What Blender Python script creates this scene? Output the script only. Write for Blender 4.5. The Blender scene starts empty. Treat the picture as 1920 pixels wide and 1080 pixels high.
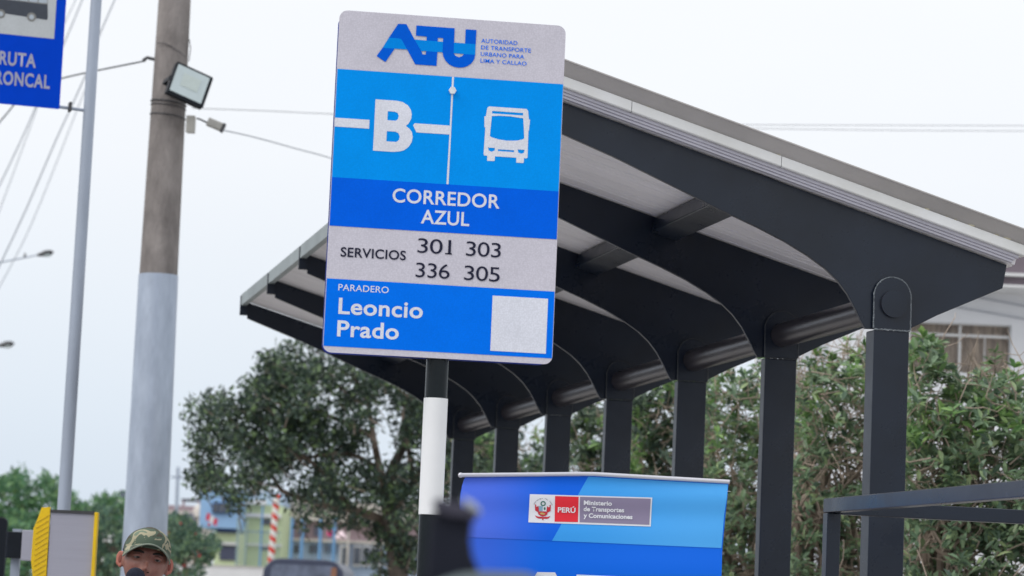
import bpy, bmesh, math, random
import numpy as np
from mathutils import Vector, Matrix, noise as mnoise
R = math.radians
scene = bpy.context.scene
C = scene.collection
random.seed(7)
rng = np.random.default_rng(11)

# ------------------------------------------------------------------ camera, sky, sun
F_PX, PITCH, ROLL, EYE = 5163.8, 0.1171, 0.0427, 1.55
cam_d = bpy.data.cameras.new('camera'); cam = bpy.data.objects.new('camera', cam_d); C.objects.link(cam)
scene.camera = cam
cam_d.sensor_width = 36.0; cam_d.lens = F_PX / 1920 * 36.0
cam_d.clip_start = 0.1; cam_d.clip_end = 3000
cam.matrix_world = (Matrix.Translation((0, 0, EYE)) @ Matrix.Rotation(math.pi / 2 + PITCH, 4, 'X')
                    @ Matrix.Rotation(ROLL, 4, 'Z'))
cam_d.dof.use_dof = True; cam_d.dof.focus_distance = 8.1
cam_d.dof.aperture_fstop = 6.6; cam_d.dof.aperture_blades = 0

SUN_EL, SUN_AZ = 46.0, 238.0       # degrees; azimuth clockwise from +Y: behind the camera, a little left
world = bpy.data.worlds.new('World'); scene.world = world; world.use_nodes = True
wn = world.node_tree; wn.nodes.clear()
def wnode(t, **k):
    n = wn.nodes.new(t)
    for a, b in k.items(): setattr(n, a, b)
    return n
w_out = wnode('ShaderNodeOutputWorld'); w_bg = wnode('ShaderNodeBackground')
w_sky = wnode('ShaderNodeTexSky', sky_type='NISHITA', sun_disc=False, sun_elevation=R(SUN_EL), sun_rotation=R(SUN_AZ))
w_sky.air_density = 1.0; w_sky.dust_density = 3.0; w_sky.ozone_density = 1.0
w_tc = wnode('ShaderNodeTexCoord'); w_sep = wnode('ShaderNodeSeparateXYZ')
w_ramp = wnode('ShaderNodeValToRGB'); w_noise = wnode('ShaderNodeTexNoise'); w_map = wnode('ShaderNodeMapping')
w_map.inputs['Scale'].default_value = (1, 1, 2.5)
w_noise.inputs['Scale'].default_value = 2.2; w_noise.inputs['Detail'].default_value = 4; w_noise.inputs['Roughness'].default_value = .5
cr = w_ramp.color_ramp
cr.elements[0].position = 0.0; cr.elements[0].color = (.70, .80, .93, 1)
cr.elements[1].position = 1.0; cr.elements[1].color = (1.12, 1.16, 1.2, 1)
e = cr.elements.new(0.06); e.color = (.79, .875, .975, 1)
e = cr.elements.new(0.16); e.color = (.97, 1.0, 1.045, 1)
e = cr.elements.new(0.35); e.color = (1.07, 1.08, 1.10, 1)
w_scale = wnode('ShaderNodeVectorMath', operation='SCALE'); w_scale.inputs['Scale'].default_value = .10
w_mul = wnode('ShaderNodeMath', operation='MULTIPLY_ADD'); w_mul.inputs[1].default_value = .14; w_mul.inputs[2].default_value = .93
w_vm = wnode('ShaderNodeVectorMath', operation='SCALE')
w_mix = wnode('ShaderNodeMix', data_type='RGBA'); w_mix.inputs[0].default_value = .93
L = wn.links.new
L(w_tc.outputs['Generated'], w_sep.inputs[0]); L(w_sep.outputs['Z'], w_ramp.inputs[0])
L(w_tc.outputs['Generated'], w_map.inputs[0]); L(w_map.outputs[0], w_noise.inputs['Vector'])
L(w_noise.outputs['Fac'], w_mul.inputs[0]); L(w_ramp.outputs[0], w_vm.inputs[0]); L(w_mul.outputs[0], w_vm.inputs['Scale'])
L(w_sky.outputs[0], w_scale.inputs[0])
L(w_scale.outputs[0], w_mix.inputs[6]); L(w_vm.outputs[0], w_mix.inputs[7])
L(w_mix.outputs[2], w_bg.inputs[0]); w_bg.inputs[1].default_value = 1.0
L(w_bg.outputs[0], w_out.inputs[0])

sun_d = bpy.data.lights.new('sun', 'SUN'); sun = bpy.data.objects.new('sun', sun_d); C.objects.link(sun)
sun_d.energy = 1.5; sun_d.angle = R(28); sun_d.color = (1.0, .97, .93)
az = R(SUN_AZ)
sdir = Vector((math.sin(az) * math.cos(R(SUN_EL)), math.cos(az) * math.cos(R(SUN_EL)), math.sin(R(SUN_EL))))
sun.rotation_euler = sdir.to_track_quat('Z', 'Y').to_euler(); sun.location = (0, -20, 30)
scene.view_settings.view_transform = 'Standard'; scene.view_settings.look = 'None'
scene.view_settings.exposure = 0.0; scene.view_settings.gamma = 1.0; scene.view_settings.use_curve_mapping = False
scene.cycles.max_bounces = 6; scene.cycles.transparent_max_bounces = 8

# ------------------------------------------------------------------ helpers
def at(px, py, Y):
    """world point at forward distance Y that the photograph shows at pixel (px, py) of 1920 x 1080"""
    a = px - 960; b = -(py - 540)
    u = (a * math.cos(ROLL) - b * math.sin(ROLL)) / F_PX; v = (a * math.sin(ROLL) + b * math.cos(ROLL)) / F_PX
    d = Vector((u, math.cos(PITCH) - v * math.sin(PITCH), math.sin(PITCH) + v * math.cos(PITCH)))
    return Vector((0, 0, EYE)) + d * (Y / d.y)

def tag(o, label=None, cat=None, group=None, kind=None):
    if label: o['label'] = label
    if cat: o['category'] = cat
    if group: o['group'] = group
    if kind: o['kind'] = kind
    return o
def thing(name, label, cat, loc=(0, 0, 0), rz=0.0, group=None):
    o = bpy.data.objects.new(name, None); C.objects.link(o); o.empty_display_size = .2
    o.location = loc; o.rotation_euler = (0, 0, rz)
    return tag(o, label, cat, group)

class MB:
    def __init__(s): s.v = []; s.f = []
    def add(s, vs, fs):
        k = len(s.v); s.v += [tuple(v) for v in vs]; s.f += [tuple(i + k for i in f) for f in fs]; return s
    def box(s, x0, x1, y0, y1, z0, z1):
        v = [(x, y, z) for z in (z0, z1) for y in (y0, y1) for x in (x0, x1)]
        return s.add(v, [(0, 2, 3, 1), (4, 5, 7, 6), (0, 1, 5, 4), (1, 3, 7, 5), (3, 2, 6, 7), (2, 0, 4, 6)])
    def bar(s, a, b, w, d=None, up=(0, 0, 1), ch=0):
        """rectangular bar from a to b, w across, d along up"""
        d = d or w; a = Vector(a); b = Vector(b); t = (b - a).normalized(); u = Vector(up)
        sd = t.cross(u).normalized(); u = sd.cross(t).normalized(); v = []
        if ch:
            sec = [(-w/2+ch, -d/2), (w/2-ch, -d/2), (w/2, -d/2+ch), (w/2, d/2-ch), (w/2-ch, d/2), (-w/2+ch, d/2), (-w/2, d/2-ch), (-w/2, -d/2+ch)]
        else: sec = [(-w/2, -d/2), (w/2, -d/2), (w/2, d/2), (-w/2, d/2)]
        n = len(sec)
        for p in (a, b):
            for i, j in sec: v.append(p + sd * i + u * j)
        fs = [(i, (i + 1) % n, n + (i + 1) % n, n + i) for i in range(n)] + [tuple(range(n - 1, -1, -1)), tuple(range(n, 2 * n))]
        return s.add(v, fs)
    def tube(s, pts, rad, n=12, caps=True):
        pts = [Vector(p) for p in pts]; m = len(pts)
        rads = rad if hasattr(rad, '__len__') else [rad] * m
        vs = []; prev = None
        for i, p in enumerate(pts):
            t = (pts[min(i + 1, m - 1)] - pts[max(i - 1, 0)]).normalized()
            if prev is None:
                a = Vector((0, 0, 1)) if abs(t.z) < .9 else Vector((1, 0, 0))
                sd = t.cross(a).normalized()
            else:
                sd = (prev - t * prev.dot(t)).normalized()
            prev = sd; u = t.cross(sd)
            for k in range(n):
                an = 2 * math.pi * k / n
                vs.append(p + (sd * math.cos(an) + u * math.sin(an)) * rads[i])
        fs = [(i * n + k, i * n + (k + 1) % n, (i + 1) * n + (k + 1) % n, (i + 1) * n + k) for i in range(m - 1) for k in range(n)]
        if caps: fs += [tuple(range(n - 1, -1, -1)), tuple((m - 1) * n + k for k in range(n))]
        return s.add(vs, fs)
    def prism(s, poly, y0, y1):
        """polygon of (x, z) extruded from y0 to y1"""
        n = len(poly); v = [(x, y0, z) for x, z in poly] + [(x, y1, z) for x, z in poly]
        return s.add(v, [tuple(range(n)), tuple(range(2 * n - 1, n - 1, -1))] + [(i, i + n, (i + 1) % n + n, (i + 1) % n) for i in range(n)])
    def ball(s, c, r, nu=16, nv=10):
        rx, ry, rz = r if hasattr(r, '__len__') else (r, r, r); v = [(c[0], c[1], c[2] + rz)]
        for i in range(1, nv):
            th = math.pi * i / nv
            for k in range(nu):
                a = 2 * math.pi * k / nu; v.append((c[0] + rx * math.sin(th) * math.cos(a), c[1] + ry * math.sin(th) * math.sin(a), c[2] + rz * math.cos(th)))
        v.append((c[0], c[1], c[2] - rz)); q = len(v) - 1
        f = [(0, 1 + k, 1 + (k + 1) % nu) for k in range(nu)]
        f += [(1 + i * nu + k, 1 + (i + 1) * nu + k, 1 + (i + 1) * nu + (k + 1) % nu, 1 + i * nu + (k + 1) % nu) for i in range(nv - 2) for k in range(nu)]
        f += [(q, 1 + (nv - 2) * nu + (k + 1) % nu, 1 + (nv - 2) * nu + k) for k in range(nu)]
        return s.add(v, f)
    def build(s, name, mat, parent=None, smooth=False, bevel=0, fix=True, loc=None):
        me = bpy.data.meshes.new(name); me.from_pydata(s.v, [], s.f); me.update()
        if fix or bevel:
            bm = bmesh.new(); bm.from_mesh(me)
            if bevel:
                bmesh.ops.recalc_face_normals(bm, faces=bm.faces)
                ed = [e for e in bm.edges if len(e.link_faces) == 2 and e.calc_face_angle(0) > R(30)]
                bmesh.ops.bevel(bm, geom=ed, offset=bevel, segments=2, profile=.5, affect='EDGES', clamp_overlap=True)
            bmesh.ops.recalc_face_normals(bm, faces=bm.faces); bm.to_mesh(me); bm.free()
        o = bpy.data.objects.new(name, me); C.objects.link(o)
        if mat: me.materials.append(mat)
        if parent: o.parent = parent
        if loc is not None: o.location = loc
        if smooth: shade(me, 40)
        return o
def shade(me, deg=40):
    me.polygons.foreach_set('use_smooth', [True] * len(me.polygons))
    try: me.set_sharp_from_angle(angle=R(deg))
    except Exception: pass

def mat(name, col, rough=.6, metal=0.0, var=.12, scale=6.0, bump=0.0, bscale=60.0, spec=.5, dark=None, stretch=(1, 1, 1), coat=0.0, sub=0.0):
    m = bpy.data.materials.new(name); m.use_nodes = True; nt = m.node_tree; b = nt.nodes['Principled BSDF']; lk = nt.links.new
    b.inputs['Roughness'].default_value = rough; b.inputs['Metallic'].default_value = metal
    b.inputs['Specular IOR Level'].default_value = spec
    if coat: b.inputs['Coat Weight'].default_value = coat; b.inputs['Coat Roughness'].default_value = .13
    if sub: b.inputs['Subsurface Weight'].default_value = sub; b.inputs['Subsurface Radius'].default_value = (.01, .004, .002); b.inputs['Subsurface Scale'].default_value = .6
    tc = nt.nodes.new('ShaderNodeTexCoord'); mp = nt.nodes.new('ShaderNodeMapping'); mp.inputs['Scale'].default_value = stretch
    lk(tc.outputs['Object'], mp.inputs[0])
    nz = nt.nodes.new('ShaderNodeTexNoise'); nz.inputs['Scale'].default_value = scale; nz.inputs['Detail'].default_value = 6; nz.inputs['Roughness'].default_value = .6
    lk(mp.outputs[0], nz.inputs['Vector'])
    rp = nt.nodes.new('ShaderNodeValToRGB'); rp.color_ramp.elements[0].position = .3; rp.color_ramp.elements[1].position = .7
    c0 = dark if dark else tuple(c * (1 - var) for c in col); c1 = tuple(min(1, c * (1 + var)) for c in col)
    rp.color_ramp.elements[0].color = (*c0, 1); rp.color_ramp.elements[1].color = (*c1, 1)
    lk(nz.outputs['Fac'], rp.inputs[0]); lk(rp.outputs[0], b.inputs['Base Color'])
    if coat:        # uneven sheen: dust and handling marks
        n3 = nt.nodes.new('ShaderNodeTexNoise'); n3.inputs['Scale'].default_value = 3.5; n3.inputs['Detail'].default_value = 8; n3.inputs['Roughness'].default_value = .7
        lk(tc.outputs['Object'], n3.inputs['Vector']); mr = nt.nodes.new('ShaderNodeMapRange'); mr.inputs[1].default_value = .3; mr.inputs[2].default_value = .7; mr.inputs[3].default_value = .20; mr.inputs[4].default_value = .42
        lk(n3.outputs['Fac'], mr.inputs[0]); lk(mr.outputs[0], b.inputs['Coat Roughness'])
    if bump:
        n2 = nt.nodes.new('ShaderNodeTexNoise'); n2.inputs['Scale'].default_value = bscale; n2.inputs['Detail'].default_value = 3
        lk(mp.outputs[0], n2.inputs['Vector']); bp = nt.nodes.new('ShaderNodeBump'); bp.inputs['Strength'].default_value = bump; bp.inputs['Distance'].default_value = .01
        lk(n2.outputs['Fac'], bp.inputs['Height']); lk(bp.outputs[0], b.inputs['Normal'])
    return m

def sheet_mat(name, col, rough=.42, dots=.06):
    """retroreflective sheeting: flat colour under a fine prism lattice"""
    m = mat(name, col, rough + .1, 0, .045, 9.0, spec=.05); nt = m.node_tree; lk = nt.links.new; b = nt.nodes['Principled BSDF']
    tc = [n for n in nt.nodes if n.type == 'TEX_COORD'][0]; rp = [n for n in nt.nodes if n.type == 'VALTORGB'][0]
    vo = nt.nodes.new('ShaderNodeTexVoronoi'); vo.inputs['Scale'].default_value = 210; vo.inputs['Randomness'].default_value = .65
    lk(tc.outputs['Object'], vo.inputs['Vector'])
    mr = nt.nodes.new('ShaderNodeMapRange'); mr.inputs[1].default_value = .2; mr.inputs[2].default_value = .7; mr.inputs[3].default_value = 1.0 + dots; mr.inputs[4].default_value = 1 - dots * 1.6
    lk(vo.outputs['Distance'], mr.inputs[0])
    vm = nt.nodes.new('ShaderNodeVectorMath'); vm.operation = 'SCALE'; lk(rp.outputs[0], vm.inputs[0]); lk(mr.outputs[0], vm.inputs['Scale'])
    lk(vm.outputs[0], b.inputs['Base Color'])
    return m

def leaf_mat(name, c_dark, c_mid, c_tip, rough=.5, trans=.25):
    m = bpy.data.materials.new(name); m.use_nodes = True; nt = m.node_tree; b = nt.nodes['Principled BSDF']; lk = nt.links.new
    g = nt.nodes.new('ShaderNodeNewGeometry'); rp = nt.nodes.new('ShaderNodeValToRGB')
    el = rp.color_ramp.elements; el[0].color = (*c_dark, 1); el[0].position = 0; el[1].color = (*c_tip, 1); el[1].position = 1
    k = el.new(.55); k.color = (*c_mid, 1); k = el.new(.9); k.color = (*[(a + b2) / 2 for a, b2 in zip(c_mid, c_tip)], 1)
    lk(g.outputs['Random Per Island'], rp.inputs[0])
    tcn = nt.nodes.new('ShaderNodeTexCoord'); nzn = nt.nodes.new('ShaderNodeTexNoise'); nzn.inputs['Scale'].default_value = 4.5; nzn.inputs['Detail'].default_value = 2; lk(tcn.outputs['Object'], nzn.inputs['Vector'])
    mrn = nt.nodes.new('ShaderNodeMapRange'); mrn.inputs[1].default_value = .35; mrn.inputs[2].default_value = .68; mrn.inputs[3].default_value = .68; mrn.inputs[4].default_value = 1.35; lk(nzn.outputs['Fac'], mrn.inputs[0])
    vmn = nt.nodes.new('ShaderNodeVectorMath'); vmn.operation = 'SCALE'; lk(rp.outputs[0], vmn.inputs[0]); lk(mrn.outputs[0], vmn.inputs['Scale']); rp = vmn
    lk(rp.outputs[0], b.inputs['Base Color'])
    b.inputs['Roughness'].default_value = rough; b.inputs['Specular IOR Level'].default_value = .4
    tr = nt.nodes.new('ShaderNodeBsdfTranslucent'); lk(rp.outputs[0], tr.inputs[0])
    mx = nt.nodes.new('ShaderNodeMixShader'); mx.inputs[0].default_value = trans
    out = [n for n in nt.nodes if n.type == 'OUTPUT_MATERIAL'][0]
    lk(b.outputs[0], mx.inputs[1]); lk(tr.outputs[0], mx.inputs[2]); lk(mx.outputs[0], out.inputs[0])
    return m

def text_mesh(name, body, x0, x1, zb, cap, m, parent, y=-.0022, weight=.02, ext=.0004, space=1.0, ref=None):
    """lettering in the x-z plane, baseline at zb, capitals cap high, squeezed to run from x0 to x1"""
    cu = bpy.data.curves.new(name, 'FONT'); cu.body = body; cu.offset = weight; cu.space_character = space; cu.resolution_u = 6
    to = bpy.data.objects.new('tmp', cu); C.objects.link(to); dg = bpy.context.evaluated_depsgraph_get()
    me = bpy.data.meshes.new_from_object(to.evaluated_get(dg)); bpy.data.objects.remove(to)
    co = np.empty(len(me.vertices) * 3, dtype=np.float32); me.vertices.foreach_get('co', co); co = co.reshape(-1, 3)
    capu = .69 if ref is None else ref
    sx = (x1 - x0) / (co[:, 0].max() - co[:, 0].min()); sz = cap / capu
    out = np.empty_like(co); out[:, 0] = (co[:, 0] - co[:, 0].min()) * sx + x0; out[:, 2] = co[:, 1] * sz + zb; out[:, 1] = 0
    me.vertices.foreach_set('co', out.ravel()); me.materials.clear(); me.materials.append(m); me.update()
    o = bpy.data.objects.new(name, me); C.objects.link(o); o.parent = parent; o.location = (0, y, 0)
    return o

def flat(name, polys, m, parent, y, holes=None):
    """flat print: polygons of (x, z) in metres as one sheet facing -y; holes through a fill of the outlines"""
    bm = bmesh.new()
    for p in polys:
        hs = (holes or {}).get(id(p), [])
        edges = []
        for loop in [p] + hs:
            vs = [bm.verts.new((x, 0, z)) for x, z in loop]
            edges += [bm.edges.new((vs[i], vs[(i + 1) % len(vs)])) for i in range(len(vs))]
        bmesh.ops.triangle_fill(bm, use_beauty=True, use_dissolve=False, edges=edges, normal=(0, -1, 0))
    for f in bm.faces:
        f.normal_update()
        if f.normal.y > 0: f.normal_flip()
    me = bpy.data.meshes.new(name); bm.to_mesh(me); bm.free(); me.materials.append(m)
    o = bpy.data.objects.new(name, me); C.objects.link(o); o.parent = parent; o.location = (0, y, 0)
    return o
mm = lambda pts: [(x / 1000, z / 1000) for x, z in pts]
def arc(cx, cz, r, a0, a1, n):
    return [(cx + r * math.cos(R(a0 + (a1 - a0) * i / n)), cz + r * math.sin(R(a0 + (a1 - a0) * i / n))) for i in range(n + 1)]

# ------------------------------------------------------------------ materials
M = {}
M['paint_dark'] = mat('charcoal paint', (.0065, .0125, .026), .50, 0, .2, 3, .05, 90, dark=(.003, .007, .016), spec=.04, coat=.80)
M['paint_pipe'] = mat('highlight pipe paint', (.045, .040, .048), .30, .35, .25, 9, .05, 60, spec=.6, stretch=(3, .6, 3))  # base lighter and glossier than the beams, to put in the pipe's highlight
M['weld'] = mat('weld bead', (.16, .18, .20), .45, .4, .35, 60, .5, 200)
M['roof_under'] = mat('roof sheet underside', (.86, .84, .87), .55, 0, .07, 2.5, .05, 40, stretch=(.4, 3, 3))
M['fascia_white'] = mat('white trim', (.78, .79, .80), .45, 0, .07, 3, .05, 30, dark=(.66, .66, .63))
M['fascia_tan'] = mat('galvanised drip edge', (.45, .43, .42), .5, .1, .12, 2.5, .05, 30)
M['fascia_grey'] = mat('lilac grey trim', (.56, .55, .62), .5, 0, .08, 5)
M['fascia_end'] = mat('pale metal gutter', (.27, .31, .32), .5, .1, .15, 4)
M['foam'] = mat('yellowed sealant foam', (.50, .46, .33), .8, 0, .3, 30, .6, 80)
M['sheet_grey'] = sheet_mat('grey reflective sheeting', (.63, .61, .69), .45, .05)
M['sheet_pale'] = sheet_mat('pale reflective lettering', (.76, .78, .87), .45, .05)
M['sheet_cyan'] = sheet_mat('light blue reflective sheeting', (.0, .31, .94), .45, .03)
M['sheet_blue'] = sheet_mat('deep blue reflective sheeting', (.0, .130, .84), .45, .03)
M['sheet_mid'] = sheet_mat('mid blue reflective sheeting', (.0, .18, .92), .45, .03)
M['ink'] = sheet_mat('dark ink', (.022, .024, .05), .5, .05)
M['logo_blue'] = sheet_mat('logo blue', (.0, .120, .74), .45, .03)
M['logo_cyan'] = sheet_mat('logo light blue', (.0, .265, .84), .45, .03)
M['back_blue'] = mat('navy rear panel', (.006, .035, .36), .4, 0, .1, 8)
M['bolt'] = mat('zinc bolt', (.72, .75, .78), .35, .3, .1, 60)
M['pole_black'] = mat('black pole paint', (.005, .009, .012), .24, 0, .15, 12, .03, 60, spec=.26)
M['pole_white'] = mat('white sleeve', (.80, .81, .83), .4, 0, .03, 7)
M['galv'] = mat('galvanised steel', (.37, .42, .51), .5, .2, .14, 5, .04, 80, stretch=(1, 1, .25))
M['concrete'] = mat('utility pole concrete', (.27, .245, .235), .85, 0, .22, 7, .7, 60, stretch=(1, 1, .4), dark=(.145, .13, .125))
M['galv_sleeve'] = mat('silver painted sleeve', (.46, .52, .62), .40, .50, .10, 9, .15, 30, stretch=(1, 1, .3), dark=(.34, .39, .48))
M['strap'] = mat('steel strap', (.07, .07, .075), .5, .5, .2, 30)
M['black_plastic'] = mat('black housing', (.007, .010, .016), .45, 0, .2, 20, spec=.2)
M['lamp_glass'] = mat('frosted lamp glass', (.55, .64, .66), .22, 0, .05, 8, spec=.6)
M['lamp_led'] = mat('pale yellow light panel', (.56, .64, .62), .5, 0, .05, 40)
M['grey_plastic'] = mat('beige grey plastic', (.42, .41, .38), .5, 0, .1, 20)
M['wire'] = mat('dark cable', (.10, .11, .13), .6, 0, .1, 5)
M['wire_pale'] = mat('weathered pale cable', (.33, .36, .41), .6, 0, .1, 5)
M['route_blue'] = sheet_mat('royal blue sheeting', (.0, .058, .62), .45, .02)
M['route_white'] = sheet_mat('dull white sheeting', (.55, .58, .60), .45, .05)
M['route_letter'] = sheet_mat('dull lilac lettering', (.42, .43, .55), .5, .05)
M['yellow'] = mat('yellow enamel', (.80, .52, .0), .4, 0, .1, 12)
M['cab_grey'] = mat('pale grey panel', (.36, .36, .43), .5, 0, .05, 7, stretch=(.4, .4, 8))
M['skin'] = mat('skin', (.31, .145, .110), .42, 0, .10, 30, .10, 260, dark=(.23, .095, .075), sub=.10)
M['ear'] = mat('warm skin of ears', (.42, .14, .10), .5, 0, .12, 30)
M['white_wall'] = mat('white plaster wall', (.74, .76, .80), .85, 0, .04, 1.5, .05, 30)
M['eave_brown'] = mat('brown eave', (.17, .14, .165), .8, 0, .1, 4)
M['curtain'] = mat('brown curtain', (.50, .39, .30), .9, 0, .25, 6, stretch=(6, 6, .5), dark=(.26, .20, .17))
M['alu'] = mat('white aluminium', (.68, .69, .70), .5, 0, .04, 4)
M['window_dark'] = mat('dark window glass', (.07, .08, .105), .12, 0, .3, 2, spec=.7)
M['bark_brown'] = mat('grey brown bark', (.20, .155, .125), .9, 0, .35, 9, .5, 50)
M['twig'] = mat('pale dry twig', (.34, .27, .22), .85, 0, .35, 6)
M['bark_dark'] = mat('dark bark', (.13, .105, .09), .9, 0, .35, 9, .5, 50)
M['paving'] = mat('concrete paving', (.40, .385, .37), .85, 0, .12, 1.2, .2, 40)
M['asphalt'] = mat('asphalt', (.055, .055, .058), .85, 0, .2, 2, .3, 120)
M['earth'] = mat('dry earth ground', (.23, .20, .165), .95, 0, .25, .6, .4, 12)
M['kerb'] = mat('kerb concrete', (.40, .39, .37), .8, 0, .1, 3)

# ------------------------------------------------------------------ ground
tag(MB().box(-1200, 1200, -300, 1800, -2, -.13).build('ground', M['earth']), kind='structure')
# the pavement runs along the shelter row, the road beside it
PSI = 0.2155
pav = MB().box(-3.4, 60, -40, 60, -.12, 0).build('pavement', M['paving']); pav.location = (1.2361, 8.9144, 0); pav.rotation_euler.z = PSI; tag(pav, kind='structure')
rd = MB().box(-22, -3.56, -60, 260, -.128, -.12).build('road', M['asphalt']); rd.location = (1.2361, 8.9144, 0); rd.rotation_euler.z = PSI; tag(rd, kind='structure')
kb = MB().box(-3.56, -3.402, -40, 60, -.12, .012).build('kerb', M['kerb'], bevel=.012); kb.location = (1.2361, 8.9144, 0); kb.rotation_euler.z = PSI; tag(kb, kind='structure')

# ------------------------------------------------------------------ bus shelter
sh = thing('bus_shelter', 'charcoal steel bus shelter with a tilted white panelled roof on seven posts', 'bus shelter', (1.2361, 8.9144, 0), PSI)
SP = 1.15; NB = 7
rl = lambda n: 2.758 + .2748 * (.4 - n)          # top line of the beams
beam = [(-1.268, 3.124), (-.95, 3.012), (-.677, 2.903), (-.587, 2.866), (-.46, 2.818), (-.37, 2.780), (-.29, 2.739), (-.23, 2.702), (-.185, 2.664), (-.148, 2.620), (-.118, 2.570), (-.098, 2.533), (-.085, 2.513),
        (.062, 2.519), (.16, 2.572), (.387, 2.677), (.40, 2.756), (-1.268, 3.2150)]
b0 = MB().prism(beam, 0, .016).build('roof_beam', M['paint_dark'], sh, bevel=.0015)
tong = [(-.061, 2.513)] + [(x, z) for x, z in arc(0.001, 2.622, .0625, 180, 0, 16)] + [(.063, 2.513)]
t0 = MB().prism(tong, -.012, -.0005).build('gusset_plate', M['paint_dark'], sh, bevel=.001)
w0 = MB()
wp = [(-.062, -.011, 2.516), (-.062, -.011, 2.57)] + [(x, -.011, z) for x, z in arc(0.001, 2.622, .064, 180, 0, 22)] + [(.065, -.011, 2.57), (.065, -.011, 2.516)]
dense = []
for a, b in zip(wp[:-1], wp[1:]):
    a = Vector(a); b = Vector(b); k = max(1, int((b - a).length / .004))
    for i in range(k): dense.append(a.lerp(b, i / k))
dense.append(Vector(wp[-1]))
w0.tube([p + Vector((random.uniform(-.0006, .0006), 0, random.uniform(-.0006, .0006))) for p in dense], [.0022 + random.uniform(-.0008, .0009) for _ in dense], 6)
bl = [Vector((-.061 + .124 * i / 34, -.012, 2.5125 + random.uniform(-.0012, .0012))) for i in range(35)]
w0.tube(bl, [.0028 + random.uniform(-.0012, .0012) for _ in bl], 6)
weld0 = w0.build('weld_bead', M['weld'], sh, smooth=True)
MB().box(-.059, .062, -.012, .068, 0, 2.511).build('post', M['paint_dark'], sh, bevel=.004)
p1 = MB().box(-.059, .062, -.012, .040, 0, 2.511).build('post', M['paint_dark'], sh, bevel=.004); p1.location.y = SP
weld_d = weld0.data.copy(); weld_d.materials.clear(); weld_d.materials.append(mat('painted weld bead', (.028, .033, .040), .4, 0, .3, 60))
for i in range(1, NB):
    for src in (b0, t0, weld0) + ((p1,) if i > 1 else ()):
        c = src.copy()
        if src is weld0: c.data = weld_d
        C.objects.link(c); c.parent = sh; c.location = (0, SP * i, 0)
MB().tube([(.004, -.019, 2.598), (.004, NB * SP - SP + .03, 2.598)], .0445, 40).build('ridge_pipe', M['paint_pipe'], sh, smooth=True)
MB().tube([(.004, -.0225, 2.598), (.004, -.0193, 2.598)], .0446, 40).build('pipe_end_cap', M['paint_dark'], sh, smooth=True)
# purlins between the beams
def slope_box(n0, n1, y0, y1, d0, d1, mb=None):
    """box in roof slope coordinates: d is height above the beam top line, measured square to it"""
    mb = mb or MB(); cs = math.cos(math.atan(.2748)); sn = math.sin(math.atan(.2748))
    pts = []
    for n, d in ((n0, d0), (n1, d0), (n1, d1), (n0, d1)):
        pts.append((n + sn * d, rl(n) + cs * d))
    return mb.prism(pts, y0, y1)
pur = slope_box(-.492, -.395, .018, SP - .002, -.062, -.004).build('purlin', M['paint_dark'], sh, bevel=.004)
for i in range(1, NB - 1):
    c = pur.copy(); C.objects.link(c); c.parent = sh; c.location = (0, SP * i, 0)
# roof panels: one per bay, underside with pressed grooves
def roof_panel(y0, y1):
    prof = [(y0, .05), (y0, .002)]; y = y0; k = 0
    step = .096
    while y + step < y1 - .001:
        y += step; k += 1
        prof += [(y - .006, .002), (y - .003, .0065), (y + .003, .0065), (y + .006, .002)]
        if k % 3 == 1: prof += [(y + .040, .002), (y + .042, .005), (y + .046, .005), (y + .048, .002)]
    prof += [(y1, .002), (y1, .05)]
    mb = MB(); n = len(prof); v = []
    for nn in (-1.275, .418):
        for yy, d in prof: v.append((nn + .265 * d, yy, rl(nn) + .964 * d))
    fs = [(i, (i + 1) % n, n + (i + 1) % n, n + i) for i in range(n)]
    mb.add(v, fs); mb.add([v[i] for i in range(n)], [tuple(range(n))]); mb.add([v[n + i] for i in range(n)], [tuple(range(n))])
    return mb
rp0 = None
for i in range(NB - 1):
    o = roof_panel(.010 + SP * i if i else -.02, SP * (i + 1) + .008).build('roof_panel', M['roof_under'], sh, fix=True)
# near edge trim, built up from strips that step outwards
def trim(name, prof, n0, n1, m):
    v = []; k = len(prof)
    for nn in (n0, n1):
        for e_, d in prof: v.append((nn, -e_, rl(nn) + d))
    fs = [(i, (i + 1) % k, k + (i + 1) % k, k + i) for i in range(k)] + [tuple(range(k)), tuple(range(2 * k - 1, k - 1, -1))]
    return MB().add(v, fs).build(name, m, sh, bevel=.0008)
trim('trim_strip', [(.022, .002), (.038, .002), (.038, .0105), (.022, .0105)], -1.285, .404, M['fascia_grey'])
trim('trim_strip', [(.022, .011), (.044, .011), (.044, .0195), (.022, .0195)], -1.285, .410, M['fascia_grey'])
trim('trim_strip', [(.022, .020), (.050, .020), (.050, .0300), (.022, .0300)], -1.285, .420, M['fascia_grey'])
# white lip in three lengths with butt joints
for a, b in ((-1.29, -.915), (-.913, -.41), (-.408, .436)):
    trim('white_fascia', [(.024, .0305), (.063, .0305), (.066, .034), (.066, .0655), (.024, .0655)], a, b, M['fascia_white'])
trim('drip_edge', [(.030, .066), (.058, .066), (.096, .1075), (.100, .1075), (.100, .1125), (.030, .1125)], -1.30, .48, M['fascia_tan'])
for n_, s_ in ((.09, .008), (.19, .005), (.245, .010), (.335, .007), (.37, .011), (.16, .004), (-.86, .004), (-.42, .005)):
    MB().ball((n_, -.061, rl(n_) + .0665), (s_ * 1.6, .0035, s_ * .45), 10, 6).build('sealant_blob', M['foam'], sh, smooth=True)
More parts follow.
